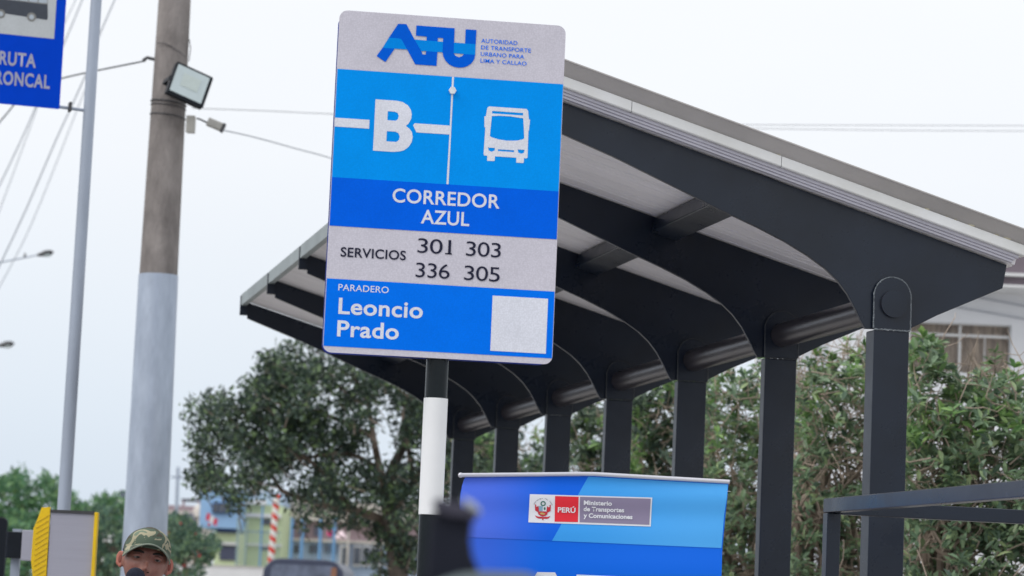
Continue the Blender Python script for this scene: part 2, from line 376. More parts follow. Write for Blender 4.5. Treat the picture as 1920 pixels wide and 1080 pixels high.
# pale gutter along the high ends of the beams
for i in range(NB - 1):
    y0 = SP * i + (.012 if i else -.02); y1 = SP * (i + 1) - .012
    zg = rl(-1.295)
    g = MB().prism([(-1.302, zg - .030), (-1.278, zg - .030), (-1.278, zg + .040), (-1.284, zg + .040), (-1.284, zg - .022), (-1.302, zg - .022)], y0, y1)
    g.prism([(-1.308, zg - .030), (-1.3025, zg - .030), (-1.3025, zg + .032), (-1.308, zg + .032)], y0, y1)
    g.build('end_gutter', M['fascia_end'], sh)
for i in range(NB):
    MB().box(-1.312, -1.2685, SP * i - .006, SP * i + .008, rl(-1.29) - .082, rl(-1.29) + .028).build('beam_end_cap', M['paint_dark'], sh)
MB().prism([(.419, rl(.42) + .002), (.426, rl(.42) + .002), (.426, rl(.42) + .05), (.419, rl(.42) + .05)], .02, NB * SP - SP + .02).build('rear_trim', M['fascia_white'], sh)

# ------------------------------------------------------------------ bus stop sign
sg = thing('bus_stop_sign', 'tall blue and grey double bus stop panel on a black pole with a white sleeve', 'bus stop sign', (-.1841, 7.1173, 0), .1351)
def rrect(x0, x1, z0, z1, r, n=6):
    return arc(x1 - r, z1 - r, r, 0, 90, n) + arc(x0 + r, z1 - r, r, 90, 180, n) + arc(x0 + r, z0 + r, r, 180, 270, n) + arc(x1 - r, z0 + r, r, 270, 360, n)
ZC = 2.6456
off = lambda pts: [(x, z + ZC) for x, z in mm(pts)]
W2, H2 = .3, .45
panel = MB().prism([(x, z + ZC) for x, z in rrect(-W2, W2, -H2, H2, .022)], .0, .0035).build('front_panel', M['sheet_grey'], sg)
back = MB().prism([(x, z + ZC) for x, z in rrect(-W2 + .003, W2 - .003, -H2 + .004, H2, .022)], .080, .0835).build('rear_panel', M['back_blue'], sg)
def band(name, z0, z1, m, bottom=False):
    e_ = .2985
    flat(name, [[(-e_, z0 + ZC), (e_, z0 + ZC), (e_, z1 + ZC), (-e_, z1 + ZC)]], m, panel, -.0008)
band('light_blue_band', .007, .293, M['sheet_cyan']); band('deep_blue_band', -.1205, .007, M['sheet_blue'])
lo = [(-.2985, -.2585 + ZC), (-.2985, -.434 + ZC)] + [(.2985, -.434 + ZC), (.2985, -.2585 + ZC)]
flat('mid_blue_band', [lo], M['sheet_mid'], panel, -.0008)
Y1, Y2 = -.0014, -.0020
D1 = [(-145.0,423.7),(-123.4,424.3),(-100.5,385.0),(-80.7,354.5),(-77.6,346.7),(-69.1,346.9),(-68.6,356.2),(-38.5,356.0),(-39.3,318.8),(-95.5,318.8),(-118.4,356.7),(-134.9,383.1),(-142.0,385.0),(-167.9,385.0)]
D2 = [(-97,422.8),(4.1,422.5),(4.3,384.2),(4.3,355.5),(9.0,349.5),(18.5,345.8),(27.0,349),(31.9,355.5),(61.6,355.5),(59.8,343.8),(53.2,332.6),(42.9,324.3),(32.5,319.7),(19.5,318.1),(6.0,319.7),(-6.0,324.9),(-16,333.8),(-22.5,345.2),(-25,356.0),(-25,384.2),(-25,393.9),(-39.1,393.9),(-39.1,384.2),(-68.5,384.5),(-68.5,394.9),(-97.2,395.3)]
foot = [(-183,356.9),(-151.2,356.9),(-174.0,319.6),(-198.0,334.0)]
arm = [(33.4,421.9),(62.0,421.9),(61.7,384),(33.5,384)]
Llt = [(-167.9,385),(-142.0,385),(-134.9,383.1),(-118.4,356.9),(-151.2,356.9),(-183,356.9)]
Lmd = [(-100.5,385.0),(-68.5,384.5),(-39.1,384.2),(-25,384.2),(-25,356.0),(-38.5,356.0),(-68.6,356.2),(-80.8,355.0)]
Lrt = [(4.3,384.2),(33.5,384),(61.7,384),(61.6,355.5),(31.9,355.5),(4.3,355.5)]
flat('logo_letters', [off(D1), off(D2), off(foot), off(arm)], M['logo_blue'], panel, Y1)
flat('logo_stripe', [off(Llt), off(Lmd), off(Lrt)], M['logo_cyan'], panel, Y1)
B = off([(-195.2,219.2),(-140,219.0),(-123.5,216.7),(-109.5,208.8),(-101.2,197.6),(-98.3,186.0),(-99.1,174.1),(-105.3,160.9),(-112.4,154.0),(-102.8,147.3),(-95.6,139.0),(-93.0,125.4),(-95.2,111.5),(-102.5,99.2),(-113.7,89.7),(-125.2,85.6),(-142.5,83.2),(-195.2,83.2)])
hb = [off([(-161.4,189.7),(-143.7,189.7),(-135.8,187.0),(-132.1,179.8),(-133.5,171.8),(-138.7,166.0),(-161.4,166.0)]), off([(-161.4,137),(-139.3,137),(-131.3,133.7),(-127.0,125.1),(-128.5,116.2),(-135.1,110),(-161.4,110)])]
flat('letter_b', [B], M['sheet_pale'], panel, Y1, {id(B): hb})
flat('corridor_bar', [off([(-298.5,163.6),(-208,163.6),(-208,140.2),(-298.5,140.2)])], M['sheet_pale'], panel, Y1)
flat('corridor_bar', [off([(-93.5,156.8),(-89.8,162.6),(3.0,162.6),(3.0,138.8),(-83.9,138.8)])], M['sheet_pale'], panel, Y1)
flat('corridor_line', [off([(3.0,292.8),(8.2,292.8),(6.6,7.2),(1.2,7.2),(3.0,138.8),(3.0,162.6)])], M['sheet_pale'], panel, Y1)
bus = off([(104.3,220.5),(203.7,220.5),(208.4,215.6),(211.3,192.5),(214.7,192.5),(212.6,163.5),(211.4,162.4),(212.0,91.4),(209.2,89),(202.5,89),(202.5,78.0),(200.9,76),(182.6,76),(182.3,89),(125.7,89),(125.7,77.9),(123.3,76),(105.4,76),(105.2,89),(97.2,89.4),(95.4,93.7),(96.9,163.7),(94.5,164.6),(93.0,193.5),(97.0,194),(99.8,216.3)])
bh = [off(h_) for h_ in ([(112.8,195.2),(131.8,197.6),(163.2,197.8),(196.3,194.8),(201.2,142.1),(197.2,138.8),(181.7,134.4),(156.0,132.6),(134,134.4),(115,138.8),(110,141.9)],
    [(113.2,209),(195.4,209),(195.4,202.4),(113,202.4)], [(106.1,111.1),(124.7,111.1),(124.0,104.4),(116.3,100.5),(108.4,103.4)], [(184.7,111.1),(203.4,111.1),(201.7,103.5),(194.9,100.3),(187.0,103)], [(132.7,108.2),(175.9,108.2),(175.5,103.5),(132.3,103.5)])]
flat('bus_symbol', [bus], M['sheet_pale'], panel, Y1, {id(bus): bh})
flat('white_label_square', [off([(135.6,-278.2),(282,-278.2),(282,-422.8),(135.6,-422.8)])], M['sheet_pale'], panel, Y1)
for t, a, b, z, cp, wt, m in [('AUTORIDAD',75.9,172.5,389.4,10.6,.006,'sheet_mid'),('DE TRANSPORTE',76.3,209.2,371.6,10.6,.006,'sheet_mid'),('URBANO PARA',76.3,191.8,354.0,10.6,.006,'sheet_mid'),('LIMA Y CALLAO',76.3,198.9,336.1,10.6,.006,'sheet_mid'),
        ('CORREDOR',-138.3,143.7,-48.0,35.2,.016,'sheet_pale'),('AZUL',-61.2,65.7,-99.3,35.2,.016,'sheet_pale'),('SERVICIOS',-266,-96.1,-199.0,23.9,.016,'ink'),
        ('301',-66.7,20.7,-177.2,38.2,-.002,'ink'),('303',60.7,152.1,-177.6,38.2,-.002,'ink'),('336',-68.6,20.1,-241.3,38.2,-.002,'ink'),('305',58.6,152.0,-241.4,38.2,-.002,'ink'),
        ('PARADERO',-267.4,-136.7,-287.9,16.6,.004,'sheet_pale'),('Leoncio',-264.4,-45.1,-347.9,40.3,.020,'sheet_pale'),('Prado',-265.1,-105,-406.4,40,.020,'sheet_pale')]:
    text_mesh('lettering', t, a / 1000, b / 1000, z / 1000 + ZC, cp / 1000, M[m], panel, Y1, wt, space=.92 if t[0] == '3' else 1.04)
flat('figure_foot', [off([(6,-177.2),(24,-177.2),(24,-173.9),(6,-173.9)])], M['ink'], panel, Y1)
hx = MB(); hp = [(.0055 + .0105 * math.cos(R(60 * k)), ZC + .2552 + .0105 * math.sin(R(60 * k))) for k in range(6)]
hx.prism(hp, -.009, -.001); hx.build('hex_bolt', M['bolt'], panel, bevel=.001)
PX, PY = .004, .042
MB().tube([(PX, PY, 0), (PX, PY, 3.02)], .0295, 40).build('pole', M['pole_black'], sg, smooth=True)
MB().tube([(PX, PY, 1.792), (PX, PY, 2.094)], .0316, 40).build('white_sleeve', M['pole_white'], sg, smooth=True)
for z in (2.32, 2.9):
    MB().box(PX - .045, PX + .045, .004, .0795, z, z + .03).build('clamp', M['galv'], sg)
MB().tube([(PX, PY, 0), (PX, PY, .012)], .10, 24).build('base_plate', M['pole_black'], sg)

# ------------------------------------------------------------------ roll-up banner
BX, BY = .2696, 8.2
bn = thing('roll_up_banner', 'blue ministry roll-up banner with a bent pale top rail in front of the shelter posts', 'banner', (BX, BY, 0))
def grad_mat(name, cl, cr_, x0, x1, skew, rough=.38):
    m = mat(name, cl, rough, 0, .05, 3, spec=.22); nt = m.node_tree; lk = nt.links.new; b = nt.nodes['Principled BSDF']
    tc = [n for n in nt.nodes if n.type == 'TEX_COORD'][0]
    sx = nt.nodes.new('ShaderNodeSeparateXYZ'); lk(tc.outputs['Object'], sx.inputs[0])
    ma = nt.nodes.new('ShaderNodeMath'); ma.operation = 'MULTIPLY_ADD'; ma.inputs[1].default_value = skew; lk(sx.outputs['Z'], ma.inputs[0]); lk(sx.outputs['X'], ma.inputs[2])
    mr = nt.nodes.new('ShaderNodeMapRange'); mr.interpolation_type = 'SMOOTHSTEP'; mr.inputs[1].default_value = x0; mr.inputs[2].default_value = x1; lk(ma.outputs[0], mr.inputs[0])
    mx = nt.nodes.new('ShaderNodeMix'); mx.data_type = 'RGBA'; mx.inputs[6].default_value = (*cl, 1); mx.inputs[7].default_value = (*cr_, 1)
    lk(mr.outputs[0], mx.inputs[0]); lk(mx.outputs[2], b.inputs['Base Color'])
    return m
M['ban_left'] = grad_mat('banner violet to blue print', (.085, .175, .82), (.0, .135, .81), -.36, -.10, .0)
M['ban_light'] = grad_mat('banner sky blue print', (.045, .36, .90), (.085, .43, .94), -.1, .38, 0)
M['ban_low'] = grad_mat('banner blue print', (.045, .15, .80), (.0, .150, .84), -.35, -.12, 0)
M['ban_white'] = mat('banner white print', (.78, .79, .84), .45, 0, .02, 5)
M['ban_red'] = mat('banner red print', (.78, .012, .03), .45, 0, .03, 5)
M['ban_grey'] = mat('banner mauve grey print', (.25, .215, .33), .45, 0, .03, 5)
M['rail'] = mat('pale aluminium rail', (.62, .62, .68), .35, .3, .05, 6)
def fold(x, z):     # the soft waves below the rail
    t = 1.97 - z
    return .004 * math.sin(t * 62 + x * 2.0) * math.exp(-t * 7.5) + .0035 * math.sin(t * 19 - x * 3) + .002 * math.sin(x * 9 + t * 5)
def top(x):
    return 1.9665 - .0205 * (abs(x + .008) / .392) ** 1.0 if x < -.008 else 1.9665 - .006 * (x + .008) / .408
nx, nz = 64, 150
vs = []; fs = []; mi = []
for j in range(nz + 1):
    for i in range(nx + 1):
        s_ = i / nx; z_rel = j / nz
        x = -.3975 + .796 * s_
        tz = top(x) - .004; z = tz - (tz - .06) * z_rel
        t = tz - z
        if s_ < .5: x += (.012 * math.exp(-((t) / .03) ** 2)) * (1 - 2 * s_)
        else: x -= (.012 * min(1, t / .2)) * (2 * s_ - 1)
        vs.append((x, fold(x, z), z))
for j in range(nz):
    for i in range(nx):
        fs.append((j * (nx + 1) + i, (j + 1) * (nx + 1) + i, (j + 1) * (nx + 1) + i + 1, j * (nx + 1) + i + 1))
fab = MB(); fab.v = vs; fab.f = fs
fabric = fab.build('banner_fabric', M['ban_low'], bn, fix=False, smooth=True)
def drape(o, dy):
    """lays a flat print on the waves of the fabric"""
    me = o.data; bm = bmesh.new(); bm.from_mesh(me)
    for ax in (0, 1):
        lo_ = min(v.co[0 if ax == 0 else 2] for v in bm.verts); hi_ = max(v.co[0 if ax == 0 else 2] for v in bm.verts)
        k = lo_ + .014
        while k < hi_:
            co = (k, 0, 0) if ax == 0 else (0, 0, k)
            bmesh.ops.bisect_plane(bm, geom=bm.verts[:] + bm.edges[:] + bm.faces[:], plane_co=co, plane_no=(1, 0, 0) if ax == 0 else (0, 0, 1))
            k += .028 if ax == 0 else .009
    for v in bm.verts: v.co.y = fold(v.co.x, v.co.z) + dy
    bm.to_mesh(me); bm.free(); o.location = (0, 0, 0); shade(me, 60)
q = lambda pts: mm(pts)
prL = flat('violet_field', [[(-.383, top(-.39) - .006)] + [(-.388, 1.937), (-.3935, 1.915), (-.395, 1.885), (-.3955, 1.7655), (-.119, 1.7655), (-.0188, top(-.018) - .006)]], M['ban_left'], fabric, 0); drape(prL, -.0012)
prR = flat('sky_blue_field', [[(-.0188, top(-.018) - .006), (-.119, 1.7655), (.384, 1.7655), (.3885, 1.86), (.395, 1.92), (.397, top(.397) - .006)]], M['ban_light'], fabric, 0); drape(prR, -.0012)
bd = flat('ministry_badge', [q([(-190.5,1900.5),(173.5,1906),(172.2,1820.2),(-191.5,1816.8)])], M['ban_white'], fabric, 0); drape(bd, -.0024)
o = flat('red_field', [q([(-115.2,1898),(-45.2,1899),(-44.4,1824),(-113.8,1822.3)])], M['ban_red'], fabric, 0); drape(o, -.0032)
o = flat('mauve_field', [q([(-41.2,1899),(169,1902.3),(167.8,1825.2),(-39.4,1824)])], M['ban_grey'], fabric, 0); drape(o, -.0032)
for t, a, b, z, cp, wt in [('PERÚ',-105.6,-53.1,1851.5,14.4,.026),('Ministerio',-29.3,54.3,1876.0,12.6,.032),('de Transportes',-29.2,91.5,1857.6,12.6,.032),('y Comunicaciones',-28.5,117,1838.2,12.6,.032)]:
    o = text_mesh('lettering', t, a / 1000, b / 1000, z / 1000, cp / 1000, M['ban_white'], fabric, 0, wt)
    for v in o.data.vertices: v.co.z += (v.co.x + .03) * .012; v.co.y = fold(v.co.x, v.co.z) - .0050
# the national arms
cz = mat('arms red', (.55, .02, .04), .5, 0, .1, 40); cg = mat('arms green', (.03, .16, .12), .5, 0, .1, 40); cbl = mat('arms pale blue', (.25, .42, .55), .5, 0, .1, 40); cgo = mat('arms gold', (.55, .38, .12), .5, 0, .1, 40)
ring = [(x, z) for x, z in arc(-.1499, 1.8742, .0078, 0, 360, 20)][:-1]; rin = [(x, z) for x, z in arc(-.1499, 1.8742, .0045, 0, 360, 16)][:-1]
o = flat('wreath', [ring], cg, fabric, 0, {id(ring): [rin]}); drape(o, -.0036)
o = flat('flag', [q([(-174,1872),(-169,1868),(-163.5,1866),(-161,1854),(-163.6,1848),(-172.8,1853)])], cz, fabric, 0); drape(o, -.0034)
o = flat('flag', [q([(-127,1872),(-133,1868),(-138,1866),(-140,1854),(-136,1848),(-127,1853)])], cz, fabric, 0); drape(o, -.0034)
o = flat('flag_stripe', [q([(-171.5,1866),(-168,1864),(-165,1866),(-168,1869)])], M['ban_white'], fabric, 0); drape(o, -.0038)
o = flat('flag_stripe', [q([(-129.5,1866),(-133,1864),(-136,1866),(-133,1869)])], M['ban_white'], fabric, 0); drape(o, -.0038)
o = flat('shield_field', [q([(-162.7,1866.6),(-150.8,1866.6),(-150.8,1851.6),(-161.4,1851.6)])], cbl, fabric, 0); drape(o, -.0038)
o = flat('shield_field', [q([(-150.2,1866.6),(-138.5,1866.6),(-139,1851.6),(-150.2,1851.6)])], M['ban_white'], fabric, 0); drape(o, -.0038)
o = flat('shield_tree', [q([(-147.5,1863),(-143,1864),(-141.5,1858),(-144,1854.5),(-147.5,1857)])], cg, fabric, 0); drape(o, -.0042)
o = flat('shield_base', [q([(-164.6,1850.6),(-135.6,1850.6),(-136.0,1843),(-142,1838),(-149.5,1836),(-157,1838),(-163.4,1843)])], cz, fabric, 0); drape(o, -.0036)
o = flat('horn', [q([(-159,1846),(-153,1848),(-146,1846.5),(-141,1843.5),(-148,1841),(-156,1842)])], cgo, fabric, 0); drape(o, -.0042)
o = flat('scroll', [q([(-173.1,1838.3),(-162.9,1835.4),(-148.9,1834.9),(-135,1835.6),(-126.6,1838.8),(-131,1832),(-138,1829.2),(-147,1830),(-147,1825.5),(-150.6,1825.5),(-151,1830),(-160,1829.2),(-168,1832)])], cz, fabric, 0); drape(o, -.0034)
for k, ch in enumerate('REPÚBLICA DEL PERÚ'):
    if ch == ' ': continue
    a = R(158 - k * 136 / 17); cx_, cz_ = -.1499 + .0268 * math.cos(a), 1.8615 + .0262 * math.sin(a)
    o = text_mesh('arc_lettering', ch, -.00115, .00115, 0, .0028, M['ink'], fabric, 0, .01)
    rt = a - math.pi / 2
    for v in o.data.vertices:
        x, z = v.co.x, v.co.z; v.co.x = cx_ + x * math.cos(rt) - z * math.sin(rt); v.co.z = cz_ + x * math.sin(rt) + z * math.cos(rt); v.co.y = fold(v.co.x, v.co.z) - .0036
# large logo whose tips show at the lower edge of the picture
sc = lambda pts, s_=2.42, cx_=-.132, cz_=1.672: [((x + 134.) / 1000 * s_ + cx_, (z - 424) / 1000 * s_ + cz_) for x, z in pts]
o = flat('banner_logo', [sc(D1), sc(D2), sc(foot), sc(arm), sc(Llt), sc(Lmd), sc(Lrt)], M['ban_white'], fabric, 0)
drape(o, -.0024)
rp_ = [(-.3975, -.001, top(-.3975) + .002), (-.20, -.001, top(-.2) + .002), (-.04, -.001, top(-.04) + .0022), (.0, -.001, top(0) + .002), (.2, -.001, top(.2) + .002), (.4015, -.001, top(.4015) + .002)]
MB().tube(rp_, .0062, 16).build('top_rail', M['rail'], bn, smooth=True)
MB().ball((-.3985, -.001, top(-.3975) + .002), .0078, 14, 8).build('rail_cap', M['rail'], bn, smooth=True)
th = MB(); th.tube([(.393, -.002, 1.935), (.3945, -.003, 1.9338), (.401, -.004, 1.9340), (.405, -.004, 1.9333)], .0006, 5); th.build('loose_thread', M['ban_white'], bn)
MB().box(-.42, .42, -.09, .09, 0, .055).build('cassette_base', M['rail'], bn, bevel=.01)
MB().tube([(0, .035, .05), (0, .030, 1.94)], .011, 12).build('support_rod', M['rail'], bn, smooth=True)

# ------------------------------------------------------------------ dark tube frame at lower right
# corner post whose left top edge shows at (1553, 935)
cp = at(1552.5, 934, 7.9); TZ = cp.z
fr = thing('steel_tube_frame', 'charcoal square-tube frame with a front corner leg, in front of the nearest shelter post', 'metal frame', (cp.x, cp.y, 0), PSI)
T_ = .0405
MB().box(0, T_, -.0, T_, 0, TZ - T_ - .001).build('leg', M['paint_dark'], fr, bevel=.0025)
MB().box(0, T_, -2.7, T_, TZ - T_, TZ).build('top_rail', M['paint_dark'], fr, bevel=.0025)
MB().box(T_ + .001, 2.2, 0, T_, TZ - T_ - .004, TZ - .004).build('cross_rail', M['paint_dark'], fr, bevel=.0025)
MB().box(0, T_, -2.7, -2.7 + T_, 0, TZ - T_ - .001).build('leg', M['paint_dark'], fr, bevel=.0025)
MB().box(2.2 - T_, 2.2, 0, T_, 0, TZ - T_ - .006).build('leg', M['paint_dark'], fr, bevel=.0025)
MB().box(2.2 - T_, 2.2, -2.7, -.002, TZ - T_, TZ).build('top_rail', M['paint_dark'], fr, bevel=.0025)
MB().box(2.2 - T_, 2.2, -2.7, -2.7 + T_, 0, TZ - T_ - .006).build('leg', M['paint_dark'], fr, bevel=.0025)
MB().box(T_ + .001, 2.2 - T_ - .001, -2.7, -2.7 + T_, TZ - T_, TZ).build('cross_rail', M['paint_dark'], fr, bevel=.0025)

# ------------------------------------------------------------------ RUTA TRONCAL sign on its pole
rs = thing('route_sign', 'royal blue corridor sign with a bus picture bracketed to a slim galvanised pole', 'road sign', (-2.5742, 13.8, 0), .3)
rpn = MB().prism(rrect(-.20, .2375, 4.0008, 4.80, .006, 3), 0, .004).build('sign_panel', M['route_blue'], rs)
flat('pale_square', [[(-.150, 4.361), (.1875, 4.361), (.1875, 4.70), (-.150, 4.70)]], M['route_white'], rpn, -.001)
# bus picture: body, dark skirt, windows, wheels
for t, a, b, z in (('RUTA', -.082, .1035, 4.204), ('TRONCAL', -.143, .1805, 4.1025)):
    text_mesh('lettering', t, a, b, z, .066, M['route_letter'], rpn, -.0012, .028, space=1.1)
bk = mat('bus drawing dark', (.045, .055, .075), .6, 0, .1, 20); gl = mat('bus drawing window', (.44, .50, .56), .5, 0, .05, 20); gy = mat('bus drawing grey', (.22, .22, .21), .6, 0, .1, 20)
bx0, bx1 = -.155, .148
flat('bus_body', [[(bx0, 4.47), (bx1 - .002, 4.455), (bx1 + .001, 4.47), (bx1 - .004, 4.535), (bx0, 4.54)]], bk, rpn, -.0014)
flat('bus_upper', [[(bx0, 4.54), (bx1 - .004, 4.535), (bx1 - .006, 4.60), (bx0, 4.615)]], gy, rpn, -.0014)
wns = []
for k in range(6):
    a = bx0 + .01 + k * .0485; b = a + .043
    for z0, z1 in ((4.541, 4.572), (4.575, 4.600)): wns.append([(a, z0), (b, z0), (b, z1), (a, z1)])
flat('bus_windows', wns, gl, rpn, -.0018)
for wx in (.0665, -.090):
    c1 = arc(wx, 4.462, .0235, 0, 360, 24)[:-1]; flat('bus_wheel', [c1], gy, rpn, -.0020); flat('wheel_hub', [arc(wx, 4.462, .0125, 0, 360, 18)[:-1]], gl, rpn, -.0024)
gp0, gp1 = at(120, 950, 13.8 + .14), at(180.5, 0, 13.8 + .14)
inv = Matrix.Rotation(-.3, 4, 'Z') @ Matrix.Translation((2.5742, -13.8, 0))
dirp = (gp1 - gp0) / (gp1.z - gp0.z)
pb = gp0 - dirp * gp0.z; pt_ = gp0 + dirp * (5.6 - gp0.z)
MB().tube([inv @ pb, inv @ gp0.lerp(pb, .0), inv @ gp1, inv @ pt_], [.036, .0335, .0285, .026], 32).build('pole', M['galv'], rs, smooth=True)
pl = inv @ at(160, 205, 13.8 + .14)
MB().tube([(.10, .02, 4.022), (pl.x + .01, pl.y, 4.012)], .0085, 12).build('bracket_arm', M['galv'], rs, smooth=True)
MB().box(.285, .300, -.002, .045, 3.996, 4.045).build('bracket_clamp', M['strap'], rs, bevel=.004)
MB().tube([(.10, .02, 4.70), (pl.x + .03, pl.y, 4.70)], .0085, 12).build('bracket_arm', M['galv'], rs, smooth=True)

# ------------------------------------------------------------------ concrete utility pole with strapped gear
YC = 18.0
pc = lambda px, py: at(px, py, YC)
up_ = thing('utility_pole', 'thick tapering concrete utility pole with a silver painted lower sleeve', 'utility pole', (-2.32, YC, 0))
pu = Matrix.Translation((2.32, -YC, 0))
a1, a2, a3 = pc(327.5, 0), pc(297.5, 510), pc(273, 985)
MB().tube([pu @ (a2 + Vector((0, 0, -.02))), pu @ a2, pu @ a1, pu @ (a1 + Vector((0, 0, 3.2)))], [.125, .125, .1065, .087], 48).build('concrete_shaft', M['concrete'], up_, smooth=True)
MB().tube([(0, 0, 0), pu @ a3, pu @ (a2 + Vector((0, 0, -.021)))], [.153, .1425, .130], 48).build('metal_sleeve', M['galv_sleeve'], up_, smooth=True)
def ring_at(py, r, rad=.006, tilt=0, n=40):
    c = pu @ pc(327.5 - 30 * py / 510, py)
    return [(c.x + r * math.cos(2 * math.pi * i / n), c.y + r * math.sin(2 * math.pi * i / n), c.z + tilt * math.cos(2 * math.pi * i / n)) for i in range(n + 1)]
for py, r, rd_ in ((194, .1155, .006), (201, .1155, .004), (219, .116, .0045)):
    MB().tube(ring_at(py, r, tilt=-.012), rd_, 8, caps=False).build('steel_strap', M['strap'], up_, smooth=True)
wr = [pu @ Vector((pc(296, 86).x, YC - .09, pc(296, 86).z)), pu @ Vector((pc(310, 87).x, YC - .115, pc(310, 87).z)), pu @ Vector((pc(325, 94).x, YC - .118, pc(325, 94).z)), pu @ Vector((pc(345, 107).x, YC - .112, pc(345, 107).z)), pu @ Vector((pc(351, 114).x, YC - .14, pc(351, 114).z))]
MB().tube(wr, .0028, 8).build('supply_wire', M['strap'], up_, smooth=True)
wr = [pu @ Vector((pc(355, 74).x, YC, pc(355, 74).z)), pu @ Vector((pc(358, 92).x, YC - .02, pc(358, 92).z)), pu @ Vector((pc(356, 118).x, YC - .06, pc(356, 118).z))]
MB().tube(wr, .003, 8).build('supply_wire', M['strap'], up_, smooth=True)
ck = [pu @ pc(292, 112), pu @ pc(276, 108), pu @ pc(268, 114)]
MB().tube(ck, [.012, .011, .014], 10).build('cable_clamp', M['strap'], up_, smooth=True)

# floodlight: lens corners in the picture (337,118)-(397,141)-(376,196)-(315,176)
YF = 17.72
fl = thing('floodlight', 'square black floodlight with a pale lens, tilted sideways on the concrete pole', 'floodlight', at(356, 158, YF))
O_ = at(356, 158, YF); ax = (at(393, 140, YF) - at(337, 119, YF)); ax = ax.normalized()
az_ = (at(337, 119, YF) - at(315, 176, YF)).normalized(); az_ = (az_ - ax * az_.dot(ax)).normalized()
nrm = ax.cross(az_).normalized()     # points away from the viewer
tiltm = Matrix(((ax.x, nrm.x, az_.x), (ax.y, nrm.y, az_.y), (ax.z, nrm.z, az_.z)))
flr = (Matrix.Rotation(R(2), 3, 'X') @ Matrix.Rotation(R(-23), 3, 'Z'))
fl.rotation_euler = (tiltm @ flr).to_euler()
hsg = MB().prism(rrect(-.130, .136, -.118, .112, .012, 3), 0, .05); hsg.prism(rrect(-.105, .105, -.09, .09, .01, 3), .0505, .08)
hs = hsg.build('housing', M['black_plastic'], fl, bevel=.003)
MB().prism(rrect(-.116, .112, -.094, .096, .004, 2), -.004, -.0005).build('lens', M['lamp_glass'], fl)
MB().prism([(-.062, -.035), (.062, -.035), (.062, .055), (-.062, .055)], -.0062, -.0048).build('light_panel', M['lamp_led'], fl)
MB().box(-.135, .135, .03, .05, -.016, .016).box(-.135, -.129, .05, .16, -.016, .016).box(.129, .135, .05, .16, -.016, .016).box(-.135, .135, .16, .166, -.016, .016).build('mounting_bracket', M['black_plastic'], fl)

# grey junction box with the stubby sensor arm
jb = thing('junction_box', 'small grey junction box strapped to the concrete pole below the floodlight', 'junction box', at(358.5, 234, 17.90))
MB().box(-.028, .026, -.03, .03, -.054, .054).build('box_body', M['grey_plastic'], jb, bevel=.004)
MB().box(-.031, .029, -.034, -.0305, -.057, .057).build('box_lid', M['grey_plastic'], jb, bevel=.002)
cm = thing('security_camera', 'small beige bullet camera on a short arm beside the junction box', 'camera', at(391, 232, 17.88))
o0 = Vector(cm.location); lc = lambda px, py, Y=17.88: at(px, py, Y) - o0
MB().tube([lc(369, 222), lc(376, 224), lc(384, 228), lc(392, 231)], .006, 10).build('arm', M['strap'], cm, smooth=True)
MB().bar(lc(390, 228), lc(416, 239), .055, .055, ch=.008).build('housing', M['grey_plastic'], cm)
MB().bar(lc(416.2, 239.2), lc(420, 241), .062, .062, ch=.008).build('lens_hood', M['strap'], cm)

# ------------------------------------------------------------------ overhead cables
def cable(pts, Y0, Y1, rad, m, label, sag=0.0, grp=None):
    """pts in picture pixels, forward distance running from Y0 to Y1"""
    n = len(pts); P = [at(px, py, Y0 + (Y1 - Y0) * i / (n - 1)) for i, (px, py) in enumerate(pts)]
    mb = MB(); c = P[0]
    mb.tube([p - c for p in P], rad, 6); o = mb.build('overhead_cable', m, smooth=True); o.location = c
    return tag(o, label, 'cable', grp)
def curve_px(pts, n=14):
    out = []
    for i in range(n + 1):
        t = i / n * (len(pts) - 1); k = min(int(t), len(pts) - 2); f = t - k
        p0 = pts[max(k - 1, 0)]; p1_ = pts[k]; p2 = pts[k + 1]; p3 = pts[min(k + 2, len(pts) - 1)]
        out.append(tuple(.5 * ((2 * p1_[j]) + (-p0[j] + p2[j]) * f + (2 * p0[j] - 5 * p1_[j] + 4 * p2[j] - p3[j]) * f * f + (-p0[j] + 3 * p1_[j] - 3 * p2[j] + p3[j]) * f ** 3) for j in (0, 1)))
    return out
G1 = 'overhead cables across the sky'
cable(curve_px([(-60, 172), (60, 162), (115, 147), (163, 136), (188, 131), (268, 115)]), 21, 17.9, .006, M['wire'], 'dark cable running from the concrete pole clamp leftwards behind the royal blue sign', 0, G1)
cable(curve_px([(360, 203), (500, 208), (628, 214), (900, 224), (1200, 231), (1395, 234), (1700, 235), (2000, 236)]), 24, 30, .0032, M['wire'], 'upper of two thin level cables above the shelter roof, passing behind the sign', 0, G1)
cable(curve_px([(1000, 234), (1410, 241), (1700, 244.5), (2000, 246)]), 30, 30, .0032, M['wire'], 'lower of the two thin level cables above the right end of the shelter roof', 0, G1)
cable(curve_px([(418, 244), (480, 258), (560, 280), (625, 298), (760, 345), (1000, 420)]), 18, 24, .0045, M['wire_pale'], 'thin cable sloping down from the small camera to behind the bus stop sign', 0, G1)
cable(curve_px([(230, -40), (215, 0), (188, 62), (160, 142), (106, 260), (50, 390), (0, 496), (-40, 575)]), 34, 34, .009, M['wire_pale'], 'thick pale cable sweeping down left, crossing behind the slim galvanised pole', 0, G1)
cable(curve_px([(170, -40), (154, 0), (120, 82), (80, 170), (50, 240), (20, 304), (0, 345), (-40, 420)]), 40, 40, .010, M['wire_pale'], 'pale cable dropping steeply from behind the right edge of the royal blue sign', 0, G1)
cable(curve_px([(158, -40), (142, 0), (110, 70), (70, 200), (34, 300), (0, 392), (-30, 470)]), 46, 46, .008, M['wire_pale'], 'faintest pale cable dropping steeply below the royal blue sign', 0, G1)
